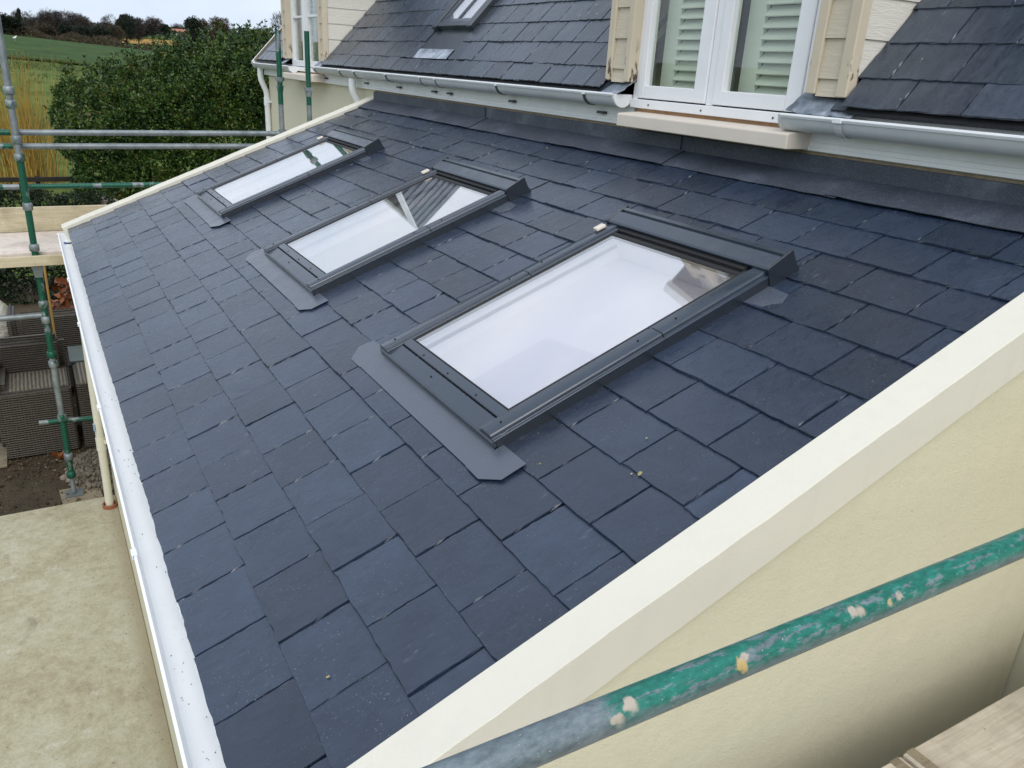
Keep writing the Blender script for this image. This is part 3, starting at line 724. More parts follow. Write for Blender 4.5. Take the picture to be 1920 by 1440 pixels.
def bracket(g, x, wide=.012, mat='clip', dz=0.0):
    cy, cz, r_ = 2.594, 1.322 + dz, .0625; pr = []
    for k in range(13): q = math.pi + math.pi * k / 12; pr.append((cy + r_ * math.cos(q), cz + r_ * math.sin(q)))
    o2 = [(cy + (p[0] - cy) * 1.035, cz + (p[1] - cz) * 1.035) for p in pr[::-1]]
    MB().prism(pr + o2, 0, x - wide, x + wide).build('gutter_bracket', M[mat], g)
    if mat == 'clip': MB().box(x - .010, x + .055, 2.636, 2.662, 1.232, 1.246).build('bracket_arm', M['clip'], g)
    MB().box(x - wide * 1.2, x + wide * 1.2, cy - r_ - .011, cy - r_ + .010, cz - .010, cz + .009).build('bracket_nib', M['upvc'], g, bevel=.002)
g1 = half_round('gutter', -1.50, 3.845, [(3.85, 'upvc')], M['grey_gutter'], .018)
for x in (-1.42, -.62, -.2, .595, 2.56, 3.58): bracket(g1, x, dz=.018)
for x in (1.32, 1.60): bracket(g1, x, .004, dz=.018)
g2 = half_round('gutter', -4.17, -2.42, [(-2.42, 'upvc'), (-4.17, 'upvc')], M['grey_gutter'])
g3 = half_round('gutter', 5.02, HX1, [(5.012, 'grey_gutter')], M['grey_gutter']); bracket(g3, 5.31, .018, 'grey_gutter')
# pale gutter rims
for g, a, b_ in ((g1, -1.50, 3.845), (g2, -4.17, -2.42), (g3, 5.02, HX1)):
    zz = 1.343 if g is g1 else 1.325; MB().tube([(a, 2.531, zz), (b_, 2.531, zz)], .0075, 8).build('rim', M['upvc'], g)
# downpipes
for path in ([(-.40, 2.59, 1.27), (-.40, 2.585, 1.20), (-.40, 2.595, 1.15), (-.40, 2.645, 1.06), (-.40, 2.655, 1.0), (-.40, 2.655, -2.5)],
             [(-3.98, 2.59, 1.27), (-3.98, 2.585, 1.18), (-3.98, 2.592, 1.12), (-3.98, 2.648, .99), (-3.98, 2.657, .93), (-3.98, 2.657, -2.5)]):
    d = MB().tube(path, .036, 16).build('downpipe', M['upvc'], house); smooth_by_angle(d.data)
    x, z = path[3][0], path[3][2] - .10
    s_ = MB().tube([(x, path[4][1], z - .09), (x, path[4][1], z + .02)], .042, 16).build('pipe_socket', M['upvc'], d); smooth_by_angle(s_.data)
    MB().box(x + .02, x + .075, 2.66, 2.699, z - .05, z - .02).build('pipe_clip', M['upvc'], d)

# dormers
def dormer(dx, bar):
    D = empty('dormer', parent=house); D['label'] = 'dormer with white shuttered window' if dx == 0 else 'far dormer at the end of the house'
    X = lambda x: x + dx
    W = empty('window', parent=house)
    zt = 2.30
    # front strips: trims, boards, corner posts
    r = random.Random(17 + int(dx))
    def trim(x0, x1, y0, y1, z0=1.412):
        o = MB().box(0, x1 - x0, 0, y1 - y0, 0, zt - z0 + .03).build('corner_post', M['trim'], D, bevel=.004); o.location = (X(x0), y0, z0)
    trim(3.671, 3.720, 2.598, 2.64); trim(3.842, 3.888, 2.592, 2.69, 1.408)
    trim(5.064, 5.112, 2.598, 2.68); trim(5.220, 5.273, 2.592, 2.645, 1.405)
    zs = [1.405] + [1.472 + .150 * k for k in range(6)]
    for xa, xb in ((3.721, 3.841), (5.113, 5.219)):
        for k in range(len(zs)):
            z0 = zs[k]; z1 = zs[k + 1] + .012 if k + 1 < len(zs) else zt
            o = MB().prism([(0, 0), (.009, 0), (.020, z1 - z0), (.013, z1 - z0)], 0, .0, xb - xa).build('board', M['clad'], D); o.location = (X(xa), 2.606, z0)
    # cheeks: lapped boards cut along the slope
    def roof_y(z): return MY + (z - MZ - .012) / math.tan(PM)
    for side in (0, 1):
        xo = 3.700 if side == 0 else 5.243; sg = -1 if side == 0 else 1
        MB().prism([(2.66, 1.40), (2.66, zt + .02), (roof_y(zt + .02) + .1, zt + .02), (2.70, 1.40)], 0, X(xo) - .006, X(xo) + .006).build('cheek_sheathing', M['clad_pale'], D)
        for k in range(len(zs)):
            z0 = zs[k] + (.0 if k else .02); z1 = zs[k + 1] + .012 if k + 1 < len(zs) else zt
            pts = [(2.640, z0), (max(roof_y(z0), 2.66), z0), (max(roof_y(z1), 2.67), z1), (2.640, z1)]
            mb = MB(); q0 = xo + sg * .007; lo_, hi_ = q0 + sg * .013, q0 + sg * .006
            vs = [(q0, p[0], p[1]) for p in pts] + [(lo_ if i < 2 else hi_, p[0], p[1]) for i, p in enumerate(pts)]
            mb.add([(X(v[0]), v[1], v[2]) for v in vs], [(0,1,2,3),(7,6,5,4),(0,4,5,1),(1,5,6,2),(2,6,7,3),(3,7,4,0)])
            o = mb.build('board', M['clad_pale'], D)
    # window: fixed frame, two sashes, panes, louvred shutters behind
    def wb(n, x0, x1, y0, y1, z0, z1, m='win_paint', bev=.003, p=W): return MB().box(X(x0), X(x1), y0, y1, z0, z1).build(n, M[m], p, bevel=bev)
    wb('frame', 3.868, 3.905, 2.652, 2.72, 1.284, zt); wb('frame', 5.006, 5.062, 2.652, 2.72, 1.284, zt)
    wb('mullion', 4.427, 4.474, 2.655, 2.72, 1.328, zt); wb('frame_sill', 3.862, 5.064, 2.640, 2.72, 1.283, 1.327)
    for (a, b_, ga, gb) in ((3.908, 4.424, 3.958, 4.340), (4.477, 5.003, 4.536, 4.922)):
        for (x0, x1, z0, z1) in ((a, ga, 1.334, zt), (gb, b_, 1.334, zt), (ga + .001, gb - .001, 1.334, 1.398)):
            wb('sash', x0, x1, 2.648, 2.70, z0, z1)
        if bar: wb('glazing_bar', ga + .001, gb - .001, 2.655, 2.69, 1.842, 1.866)
        MB().box(X(ga) - .005, X(gb) + .005, 2.678, 2.684, 1.39, zt).build('pane', M['win_glass'], W)
        # shutters
        wb('shutter_stile', ga - .03, ga + .075, 2.775, 2.80, 1.36, zt, 'shutter'); wb('shutter_stile', gb + .02, gb + .07, 2.775, 2.80, 1.36, zt, 'shutter')
        for k in range(18):
            z = 1.385 + .0485 * k
            MB().prism([(2.762, z), (2.768, z - .004), (2.815, z + .040), (2.809, z + .045)], 0, X(ga + .078), X(gb + .018)).build('louvre', M['shutter'], W)
    for x in (4.02, 4.42, 4.88): MB().tube([(X(x), 2.6385, 1.303), (X(x), 2.6365, 1.303)], .005, 8).build('screw', M['clip'], W)
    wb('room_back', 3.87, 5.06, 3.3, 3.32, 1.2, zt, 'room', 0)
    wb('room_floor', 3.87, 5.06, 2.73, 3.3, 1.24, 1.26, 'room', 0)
    wb('timber_strip', 3.90, 5.05, 2.658, 2.70, 1.254, 1.2825, 'timber_strip', 0)
    sl = MB().prism([(2.520, 1.192), (2.520, 1.250), (2.526, 1.256), (2.665, 1.266), (2.665, 1.192)], 0, X(3.918), X(5.085)).build('sill', M['sill'], W, bevel=.003)
    # lintel, gable, roof
    MB().box(X(3.69), X(5.25), 2.62, 2.74, zt + .03, zt + .16).build('lintel_board', M['clad_pale'], D)
    ax, az = 4.471, 3.33; ez = 2.42; hw = az - ez
    MB().prism([(X(ax - hw + .1), ez + .04), (X(ax + hw - .1), ez + .04), (X(ax), az - .06)], 1, 2.62, 2.66).build('gable_board', M['clad_pale'], D)
    for sg in (-1, 1):
        e0 = Vector((X(ax), 0, az)); e1 = Vector((X(ax + sg * (hw + .06)), 0, ez - .06))
        n = Vector((sg, 0, 1)).normalized()
        # barge board
        pts = [(e0.x, e0.z), (e1.x, e1.z), (e1.x - n.x * .15, e1.z - n.z * .15), (e0.x, e0.z - .21)]
        MB().prism(pts, 1, 2.45, 2.485).build('barge_board', M['upvc'], D)
        # slated slope in stepped courses
        mb = MB(); nc = 8; d = (e1 - e0)
        for k in range(nc):
            a = e0 + d * (k / nc); b_ = e0 + d * ((k + 1) / nc)
            back = lambda z: MY + (z - MZ) / math.tan(PM) + .12
            p = [a - n * .01, b_ + n * .006, b_ + n * .026, a + n * .012]
            y0 = 2.46; vs = [(q.x, y0, q.z) for q in p] + [(q.x, back(q.z), q.z) for q in p]
            mb.add(vs, [(0,1,2,3),(7,6,5,4),(0,4,5,1),(1,5,6,2),(2,6,7,3),(3,7,4,0)])
        mb.build('dormer_roof', M['old_slate'], D)
    return W
dormer(0.0, False); dormer(-6.546, True)

# crumpled lead saddles beside the window
def saddle(pts_fn, nu, nv, seed, name='lead_saddle'):
    r = random.Random(seed); mb = MB()
    for i in range(nu + 1):
        for j in range(nv + 1):
            p = Vector(pts_fn(i / nu, j / nv)); mb.v.append(tuple(p + Vector((r.uniform(-.003, .003), r.uniform(-.003, .003), r.uniform(-.003, .003)))))
    for i in range(nu):
        for j in range(nv): b = i * (nv + 1) + j; mb.f.append((b, b + 1, b + nv + 2, b + nv + 1))
    o = obj(name, mb.mesh(name, 0, True), M['pale_lead'], house); s = o.modifiers.new('thick', 'SOLIDIFY'); s.thickness = .003; return o
for dx in (0, -6.546):
    saddle(lambda s, t: (dx + 3.70 + .19 * s, 2.55 + .13 * t, 1.345 + .085 * t + .05 * max(0, s - .8)), 8, 6, 3)
    saddle(lambda s, t: (dx + 5.02 + .32 * s, 2.556 + .10 * t, 1.335 + .078 * t + .05 * max(0, .2 - s)), 10, 6, 4)
# sarking felt edge and back of gutter on the right
MB().prism([(2.56, 1.352), (2.575, 1.366), (2.70, 1.47), (2.70, 1.45)], 0, 5.30, 6.6).build('felt_edge', M['deck'], house)
MB().prism([(2.555, 1.350), (2.572, 1.364), (2.70, 1.47), (2.70, 1.45)], 0, -1.3, 3.66).build('felt_edge', M['deck'], house)
MB().box(5.35, HX1, 2.648, 2.661, 1.30, 1.372).build('gutter_back', M['fascia'], house)

# old roof window in the house roof
hs = empty('roof_window', parent=house); hs.matrix_basis = MROOF
hs['label'] = 'old roof window in the house roof'
a, b_ = .885, 1.555
MB().box(a + .02, b_ - .02, .142, .24, .020, .023).build('lead_apron', M['pale_lead'], hs)
MB().box(a + .005, b_ - .005, .24, .47, -.004, .012).build('sill_flashing', M['sky_dark'], hs)
MB().box(a, b_, .455, .50, .0, .055).build('bottom_cover', M['sky_dark'], hs, bevel=.003)
MB().box(a - .02, a + .06, .44, 1.75, .0, .062).build('side_cover', M['sky_dark'], hs, bevel=.006); MB().box(b_ - .06, b_ + .02, .44, 1.75, .0, .062).build('side_cover', M['sky_dark'], hs, bevel=.006)
MB().box(a, b_, 1.66, 1.78, .0, .085).build('hood', M['sky_metal'], hs, bevel=.006)
MB().box(a + .062, b_ - .062, .50, .535, .03, .052).build('sash_bar', M['sky_metal'], hs, bevel=.002); MB().box(a + .062, a + .10, .536, 1.66, .03, .052).build('sash_bar', M['sky_metal'], hs, bevel=.002)
MB().box(b_ - .10, b_ - .062, .536, 1.66, .03, .052).build('sash_bar', M['sky_metal'], hs, bevel=.002); MB().box((a + b_) / 2 - .012, (a + b_) / 2 + .012, .536, 1.66, .034, .05).build('sash_bar', M['sky_metal'], hs)
MB().box(a + .09, b_ - .09, .53, 1.66, .034, .040).build('pane', M['roof_glass'], hs)
MB().box(a + .06, b_ - .06, .50, 1.66, -.26, -.25).build('dark_interior_panel', M['room'], hs)

# ------------------------------------------------------------------ scaffold beyond the far end
sc = tag(empty('scaffold', (-.25, -.262, GZ)), 'green and grey tube scaffold standing beyond the far end of the extension', 'scaffold')
def S(mb, name, m): o = mb.build(name, M[m], sc); o.location = -sc.location; smooth_by_angle(o.data, 50); return o
X0, Y0 = -.25, -.264
S(MB().tube([(X0, Y0, -2.50), (X0, Y0, -2.28)], .019, 12), 'base_jack', 'galv')
S(MB().tube([(X0, Y0, -2.30), (X0, Y0, -1.74)], .026, 14), 'standard', 'green_tube')
S(MB().tube([(X0, Y0, -1.74), (X0, Y0, -1.10)], .026, 14), 'standard', 'galv')
S(MB().tube([(X0, Y0, -1.10), (X0, Y0, -.30)], .026, 14), 'standard', 'green_tube')
S(MB().tube([(X0, Y0, -.30), (X0, Y0, .16)], .026, 14), 'standard', 'galv_green')
S(MB().tube([(X0, Y0, .16), (X0, Y0, .56)], .027, 14), 'standard', 'green_tube')
S(MB().tube([(X0, Y0, .56), (X0, Y0, 1.75)], .026, 14), 'standard', 'galv')
for z, m in ((-2.31, 'green_tube'), (-2.12, 'coupler'), (-1.73, 'coupler'), (-1.21, 'coupler'), (-1.12, 'coupler'), (-.80, 'galv_green'), (-.66, 'galv_green'), (-.17, 'coupler'), (.17, 'coupler'), (.56, 'coupler'), (.70, 'coupler'), (.97, 'coupler'), (1.07, 'coupler')):
    S(MB().tube([(X0, Y0, z - .035), (X0, Y0, z - .028), (X0, Y0, z + .02), (X0, Y0, z + .03)], [.03, .038, .038, .029], 14), 'coupler', m)
S(MB().box(X0 - .045, X0 + .05, Y0 - .045, Y0 + .045, -.345, -.265), 'end_bracket', 'plate')
S(MB().prism([(Y0 - .04, -.34), (Y0 + .04, -.34), (Y0 + .03, -.42), (Y0 - .03, -.42)], 0, X0 + .03, X0 + .045), 'end_bracket', 'plate')
XR = -.30
S(MB().tube([(XR, -.9, .745), (XR, -.30, .747)], .0235, 14), 'guard_rail', 'green_tube'); S(MB().tube([(XR, -.29, .747), (XR, 1.80, .763)], .0235, 14), 'guard_rail', 'galv')
S(MB().tube([(XR, 1.80, .763), (XR, 1.90, .764)], .0245, 14), 'guard_rail', 'green_tube')
S(MB().tube([(XR, -.9, .640), (XR, -.30, .641)], .0235, 14), 'guard_rail', 'green_tube'); S(MB().tube([(XR, -.29, .641), (XR, 1.9, .650)], .0235, 14), 'guard_rail', 'galv')
S(MB().tube([(XR, -.9, .321), (XR, -.30, .321)], .0215, 14), 'guard_rail', 'green_tube'); S(MB().tube([(XR, -.29, .321), (XR, 1.9, .319)], .0215, 14), 'guard_rail', 'galv_green')
S(MB().tube([(XR + .03, -1.2, -.765), (XR + .03, -.29, -.767)], .024, 14), 'ledger', 'galv')
S(MB().tube([(XR + .03, -.45, -1.76), (XR + .03, 1.2, -1.86)], .021, 14), 'ledger', 'galv_green')
for x, y, zb, zt in ((XR, 1.868, .78, 1.645), (XR, 2.130, -2.5, 1.655)):
    S(MB().tube([(x, y, zb), (x, y, 1.02)], .0235, 14), 'standard', 'galv'); S(MB().tube([(x, y, 1.02), (x, y, zt)], .0235, 14), 'standard', 'galv_green' if y < 2 else 'green_tube')
    for z in ((1.235, 1.16) if y < 2 else (1.15, 1.12)): S(MB().tube([(x, y, z - .025), (x, y, z + .02)], [.027, .034], 12), 'coupler', 'coupler')
    S(MB().box(x - .03, x + .03, y - .035, y + .035, 1.225 if y < 2 else 1.145, 1.255 if y < 2 else 1.175), 'coupler', 'coupler')
S(MB().box(XR - .03, XR + .035, 1.84, 1.90, .735, .80), 'coupler', 'green_tube')
# boards of the far platform
names = ['weathered scaffold board at the outer edge of the far platform', 'pale scaffold board, second from the edge of the far platform', 'pale scaffold board, third from the edge of the far platform', 'pale scaffold board against the toe board of the far platform']
for i in range(4):
    x1 = -.285 - .225 * i; x0 = x1 - .220
    o = MB().box(0, .220, 0, 4.2, 0, .036).build('scaffold_board', M['plank_pale'], bevel=.003); o.location = (x0, -2.4, -.256 + .002 * (i % 2)); tag(o, names[i], 'board', 'boards of the far platform')
o = MB().box(0, .036, 0, 4.2, 0, .085).build('edge_board', M['plank_yellow'], bevel=.003); o.location = (-.220, -2.4, -.318); tag(o, 'yellowish timber on edge under the front of the far platform', 'board')
o = MB().box(0, .036, 0, 4.0, 0, .225).build('toe_board', M['plank_yellow'], bevel=.003); o.location = (-1.225, -2.4, -.219); tag(o, 'stained toe board standing along the back of the far platform', 'board')

# ------------------------------------------------------------------ near scaffold: rail across the foreground and boards
TX, TZ = 6.885, .668
def tp(y, ang):   # point on the tube's surface, ang from straight up towards the camera
    return (.0242 * math.sin(ang), y, .0242 * math.cos(ang))
GRY = (.46, .40, .33)
SPLASH = []
for (y, ang, rr, c) in [(.382, .55, .0105, GRY), (.386, .75, .008, GRY), (.360, 1.15, .008, GRY), (.352, 1.0, .0055, GRY), (.575, .95, .0085, (.52, .38, .16)), (.585, .62, .006, GRY), (.815, .55, .0095, GRY), (.83, .75, .008, GRY), (.90, .95, .006, (.5, .4, .22)), (.925, .8, .005, GRY), (.64, .7, .0035, GRY)]:
    SPLASH.append(tp(y, ang) + (rr, c))
M['near_tube'] = near_tube_mat()
mb = MB(); pth = [(0, -.9, 0), (0, 2.34, 0)]
mb.tube(pth, .0242, 40)
o = obj('scaffold_tube', mb.mesh('scaffold_tube', 0), M['near_tube']); smooth_by_angle(o.data, 50); o.location = (TX, 0, TZ)
tag(o, 'worn green and galvanised scaffold tube crossing the foreground', 'tube')
bl = ['', 'second scaffold board from the gable wall, in the bottom right corner', 'third scaffold board from the gable wall', 'fourth scaffold board from the gable wall', 'outermost scaffold board of the near platform']
for i in range(5):
    x0 = 6.645 + .228 * i
    segs = ((-1.6, 1.615), (1.625, 4.2)) if i == 0 else ((-1.5, 4.1),)
    for j, (ya, yb) in enumerate(segs):
        o = MB().box(0, .225, 0, yb - ya, 0, .038).build('scaffold_board', M['plank'], bevel=.003); o.location = (x0, ya, -.258 + .003 * ((i + j) % 2))
        lab = ('scaffold board along the wall in the bottom right corner, nearer piece' if j == 0 else 'scaffold board along the wall at the right edge, farther piece') if i == 0 else bl[i]
        tag(o, lab, 'board', 'boards of the near platform')
        if i == 0: MB().box(-.001, .226, (yb - ya) - .045 if j == 0 else .012, (yb - ya) - .012 if j == 0 else .045, -.001, .0392).build('end_band', M['old_board'], o)

bw = MB().box(0, .22, 0, 5.7, 0, 2.2).build('added_shade_wall', M['rock'], bevel=.01); bw.location = (8.0, -3.0, GZ); tag(bw, 'added rough stone wall, unseen, shading the gable wall below the near platform', 'wall')  # added out of view to shade the foot of the gable wall
# ------------------------------------------------------------------ garden things under the eaves
def rbox(mb, x0, x1, y0, y1, z0, z1): return mb.box(x0, x1, y0, y1, z0, z1)
def softbox(name, x0, x1, y0, y1, z0, z1, mat, parent, bev=.03):
    me = MB().box(x0, x1, y0, y1, z0, z1).mesh(name)
    bm = bmesh.new(); bm.from_mesh(me); bmesh.ops.bevel(bm, geom=list(bm.edges), offset=bev, segments=3, affect='EDGES'); bm.to_mesh(me); bm.free()
    o = obj(name, me, M[mat], parent); smooth_by_angle(me, 50); return o
ch = tag(empty('wicker_armchair', (-1.6, -.45, GZ)), 'dark wicker armchair with striped woven seat beside the scaffold pole', 'armchair', 'wicker garden seats')
def at(o, p): o.location = -p.location; return o
mbp = MB().prism([(-1.235, -2.52), (-1.22, -1.82), (-1.27, -1.80), (-1.95, -1.80), (-1.95, -2.52)], 1, -.80, -.150)
o = obj('base', mbp.mesh('base', .02), M['wicker'], ch); at(o, ch)
at(softbox('seat', -1.80, -1.245, -.715, -.160, -1.86, -1.79, 'seat', ch, .03), ch)
at(softbox('backrest', -1.99, -1.80, -.80, -.145, -1.90, -1.435, 'wicker', ch, .075), ch)
at(softbox('arm', -1.90, -1.235, -.90, -.715, -2.40, -1.66, 'wicker', ch, .07), ch)
ch2 = tag(empty('wicker_stool', (-1.6, .2, GZ)), 'dark wicker seat module half hidden below the gutter', 'seat', 'wicker garden seats')
o = obj('base', MB().box(-1.90, -1.235, -.105, .50, -2.52, -1.80).mesh('base', .02), M['wicker'], ch2); at(o, ch2)
at(softbox('seat', -1.88, -1.24, -.100, .49, -1.835, -1.775, 'seat', ch2, .03), ch2)
so = tag(empty('wicker_sofa', (-3.1, -.1, GZ)), 'dark wicker sofa seen from behind at the back of the group', 'sofa', 'wicker garden seats')
at(softbox('backrest', -2.93, -2.78, -.60, 1.0, -2.45, -1.445, 'wicker', so, .07), so)
at(softbox('arm', -3.5, -2.80, -.68, -.605, -2.45, -1.50, 'wicker', so, .03), so)
at(softbox('seat', -3.5, -2.94, -.60, 1.0, -2.45, -2.05, 'seat', so, .03), so)
tb = tag(empty('garden_table', (-2.3, .2, GZ)), 'grey topped garden table between the wicker seats', 'table')
at(MB().box(-2.62, -2.08, -.12, .5, -1.86, -1.83).build('top', M['table_top'], tb, bevel=.004), tb)
at(MB().box(-2.62, -2.06, -.14, .5, -1.90, -1.862).build('rim', M['wicker'], tb, bevel=.004), tb)
for x in (-2.58, -2.12):
    for y in (-.09, .45): at(MB().box(x - .025, x + .025, y - .025, y + .025, -2.53, -1.90).build('leg', M['wicker'], tb), tb)
# plastic wrapped bundle
r = random.Random(8); bm = bmesh.new(); bmesh.ops.create_icosphere(bm, subdivisions=4, radius=1)
for v in bm.verts:
    p = v.co.copy(); q = .13 * math.sin(5 * p.x + 3 * p.z) * math.sin(4 * p.y + 1) + .06 * math.sin(11 * p.y + 7 * p.z) + r.uniform(-.02, .02)
    v.co = Vector((p.x * .42, p.y * .36, p.z * .62)) * (1 + q)
me = bpy.data.meshes.new('wrapped_bundle'); bm.to_mesh(me); bm.free(); me.polygons.foreach_set('use_smooth', [True] * len(me.polygons))
o = obj('wrapped_bundle', me, M['plastic']); o.location = (-3.9, -.98, -2.0); tag(o, 'bundle wrapped in clear and yellow plastic behind the wicker sofa', 'bundle')
o = MB().tube([(-2.6, -.225, -2.5), (-2.6, -.222, -.87)], [.014, .012], 8).build('garden_cane', M['cane']); tag(o, 'thin orange cane standing behind the scaffold pole', 'cane')
o = MB().box(-.33, .33, -.26, .30, 0, .02).build('base_plank', M['old_board'], bevel=.003); o.location = (-.20, -.22, -2.535); o.scale = (.55, .6, 1); o.rotation_euler = (0, 0, .06); tag(o, 'short timber sole plate under the scaffold pole', 'board')
o = MB().box(-.075, .075, -.075, .075, 0, .006).build('base_plate', M['plate']); o.location = (X0, Y0, -2.513); o.parent = sc; o.location = Vector((X0, Y0, -2.513)) - sc.location
o = MB().box(-.30, .30, -.35, .35, 0, .018).build('plywood_sheet', M['old_board'], bevel=.002); o.location = (-1.40, -1.16, -2.53); tag(o, 'plywood offcut lying on the soil left of the armchair', 'plywood')
# rubble heap
rr = random.Random(4); mb = MB()
for k in range(900):
    a = rr.random() * 6.28; q = rr.random() ** .7; x = -.68 + .50 * q * math.cos(a); y = -.02 + .30 * q * math.sin(a); h = .13 * (1 - q ** 2); s_ = rr.uniform(.006, .028) if rr.random() < .94 else rr.uniform(.03, .05)
    c = Vector((x, y, GZ + .02 + h * rr.uniform(.7, 1))); rot = Euler((rr.random() * 6, rr.random() * 6, 0)).to_matrix()
    pv = [c + rot @ Vector(p) * s_ for p in ((1, 0, 0), (-.8, .3, 0), (0, 1, .1), (.1, -.9, 0), (0, .1, .8), (0, 0, -.7))]
    mb.add(pv, [(0,2,4),(2,1,4),(1,3,4),(3,0,4),(2,0,5),(1,2,5),(3,1,5),(0,3,5)])
nv = 14
for i in range(nv + 1):
    for j in range(nv + 1):
        x = -.68 + .55 * (2 * i / nv - 1); y = -.02 + .33 * (2 * j / nv - 1); q = math.hypot((x + .68) / .5, (y + .02) / .3); mb.v.append((x, y, GZ - .02 + .135 * max(0, 1 - q * q) + .01 * rr.random()))
b0 = len(mb.v) - (nv + 1) ** 2
for i in range(nv):
    for j in range(nv): b = b0 + i * (nv + 1) + j; mb.f.append((b, b + nv + 1, b + nv + 2, b + 1))
me = bpy.data.meshes.new('gravel_heap'); me.from_pydata(mb.v, [], mb.f); gh = obj('gravel_heap', me, M['gravel']); tag(gh, 'heap of grey gravel beside the downpipe', 'gravel', kind='stuff')
for k, (x, y, s_) in enumerate([(-.62, -.33, .035), (-.55, -.29, .028), (-.72, -.29, .026)]):
    bm = bmesh.new(); bmesh.ops.create_icosphere(bm, subdivisions=2, radius=1)
    for v in bm.verts: v.co *= s_ * (1 + .25 * math.sin(v.co.x * 5 + k) + .1 * rr.random())
    me = bpy.data.meshes.new('stone'); bm.to_mesh(me); bm.free(); o = obj('stone', me, M['rock']); o.location = (x, y, GZ + .03)
    tag(o, ['largest pale stone at the foot of the gravel heap', 'pale stone right of the largest stone by the gravel heap', 'pale stone behind the largest stone by the gravel heap'][k], 'stone', 'stones by the gravel heap')
# leaf curl on the soil and rusty leaved plant
def leaf_cloud(name, centres, normals, size, n_per, mat, seed, aspect=.45, spread=.6, curl=.0):
    rn = np.random.default_rng(seed); n = len(centres) * n_per
    c = np.repeat(centres, n_per, 0); nm = np.repeat(normals, n_per, 0)
    d = nm * .7 + rn.normal(0, spread, (n, 3)); d /= np.linalg.norm(d, axis=1)[:, None]
    up = rn.normal(0, 1, (n, 3)); sd = np.cross(d, up); sd /= np.linalg.norm(sd, axis=1)[:, None] + 1e-9
    L = size * rn.uniform(.6, 1.3, (n, 1)); w = L * aspect * .5
    p0 = c; p1 = c + d * L * .5 + sd * w; p2 = c + d * L; p3 = c + d * L * .5 - sd * w
    V = np.stack([p0, p1, p2, p3], 1).reshape(-1, 3); F = np.arange(4 * n).reshape(-1, 4)
    return npmesh(name, V, F)
rn = np.random.default_rng(5)
cc = rn.normal(0, 1, (90, 3)); cc /= np.linalg.norm(cc, axis=1)[:, None]; pos = cc * np.array([.35, .3, .35]) * rn.uniform(.5, 1, (90, 1)) + np.array([0, 0, .45])
pl = tag(empty('rust_leaved_plant', (-5.6, .12, GZ)), 'small plant with rusty orange leaves behind the gutter', 'plant')
obj('foliage', leaf_cloud('foliage', pos, cc, .11, 4, None, 2, .6), M['rust_leaf'], pl)
mb = MB()
for k in range(7): mb.tube([(0, 0, 0), tuple(pos[k] * .6), tuple(pos[k])], [.012, .008, .004], 5)
mb.build('stem', M['bark'], pl)
o = obj('fallen_leaf', leaf_cloud('fallen_leaf', np.zeros((5, 3)), np.array([[0, 0, .4]] * 5), .085, 2, None, 9, .7), M['rust_leaf']); o.location = (-1.12, -.38, GZ + .04); tag(o, 'curled orange leaf lying on the soil by the scaffold pole', 'leaf')
# dark ivy bank behind the seats
def blob_points(lobes, dens, seed, zmin=None):
    rn = np.random.default_rng(seed); C = []; N = []
    for (x, y, z, rx, ry, rz) in lobes:
        n = int(dens * (rx * ry + ry * rz + rx * rz) * 4.2 / 3 * 3)
        d = rn.normal(0, 1, (n, 3)); d /= np.linalg.norm(d, axis=1)[:, None]
        rad = rn.uniform(.80, 1.04, (n, 1)); rad[rn.random(n) < .07] *= 1.16; p = d * rad * np.array([rx, ry, rz]) + np.array([x, y, z])
        C.append(p); N.append(d)
    C = np.concatenate(C); N = np.concatenate(N)
    if zmin is not None: k = C[:, 2] > zmin; C, N = C[k], N[k]
    return C, N
def plant(name, label, cat, base, lobes, dens, size, n_per, mat, seed, stems=6, group=None, aspect=.45, spread=.6, zmin=.02, cull=True):
    root = tag(empty(name, base), label, cat, group)
    C, N = blob_points(lobes, dens, seed, zmin)
    if cull:    # drop what lies deep inside other lobes
        keep = np.ones(len(C), bool)
        for (x, y, z, rx, ry, rz) in lobes: keep &= (((C - np.array([x, y, z])) / np.array([rx, ry, rz])) ** 2).sum(1) > .60
        C, N = C[keep], N[keep]
    obj('foliage', leaf_cloud('foliage', C, N, size, n_per, None, seed, aspect, spread), M[mat], root)
    r = random.Random(seed); mb = MB()
    for k in range(stems):
        l = r.choice(lobes); a = (r.uniform(-.2, .2) + l[0] * .5, r.uniform(-.2, .2) + l[1] * .8, -.1); b = (l[0], l[1], l[2])
        mid = tuple((a[i] + b[i]) / 2 + r.uniform(-.15, .15) for i in range(3)); mb.tube([a, mid, b], [.05, .035, .015], 6)
    mb.build('stem', M['bark'], root); return root
r = random.Random(31)
lob = [(r.uniform(-.5, .5), r.uniform(-2.6, 2.6), r.uniform(.25, .55), .55, .6, .5) for k in range(16)]
plant('ivy_bank', 'dark ivy bank behind the wicker seats under the platform', 'ivy', (-8.0, -1.2, GZ), lob, 160, .08, 5, 'hedge_leaf', 3, group=None)
lob = [(r.uniform(-.4, .5), y + r.uniform(-.15, .15), r.uniform(.32, .50), .60, .55, .52) for y in np.linspace(-3.4, 1.75, 13)]
plant('low_hedge', 'low dark hedge along the garden edge below the lowest guard rail', 'hedge', (-13.0, -.9, GZ), lob, 260, .065, 5, 'hedge_leaf', 4)
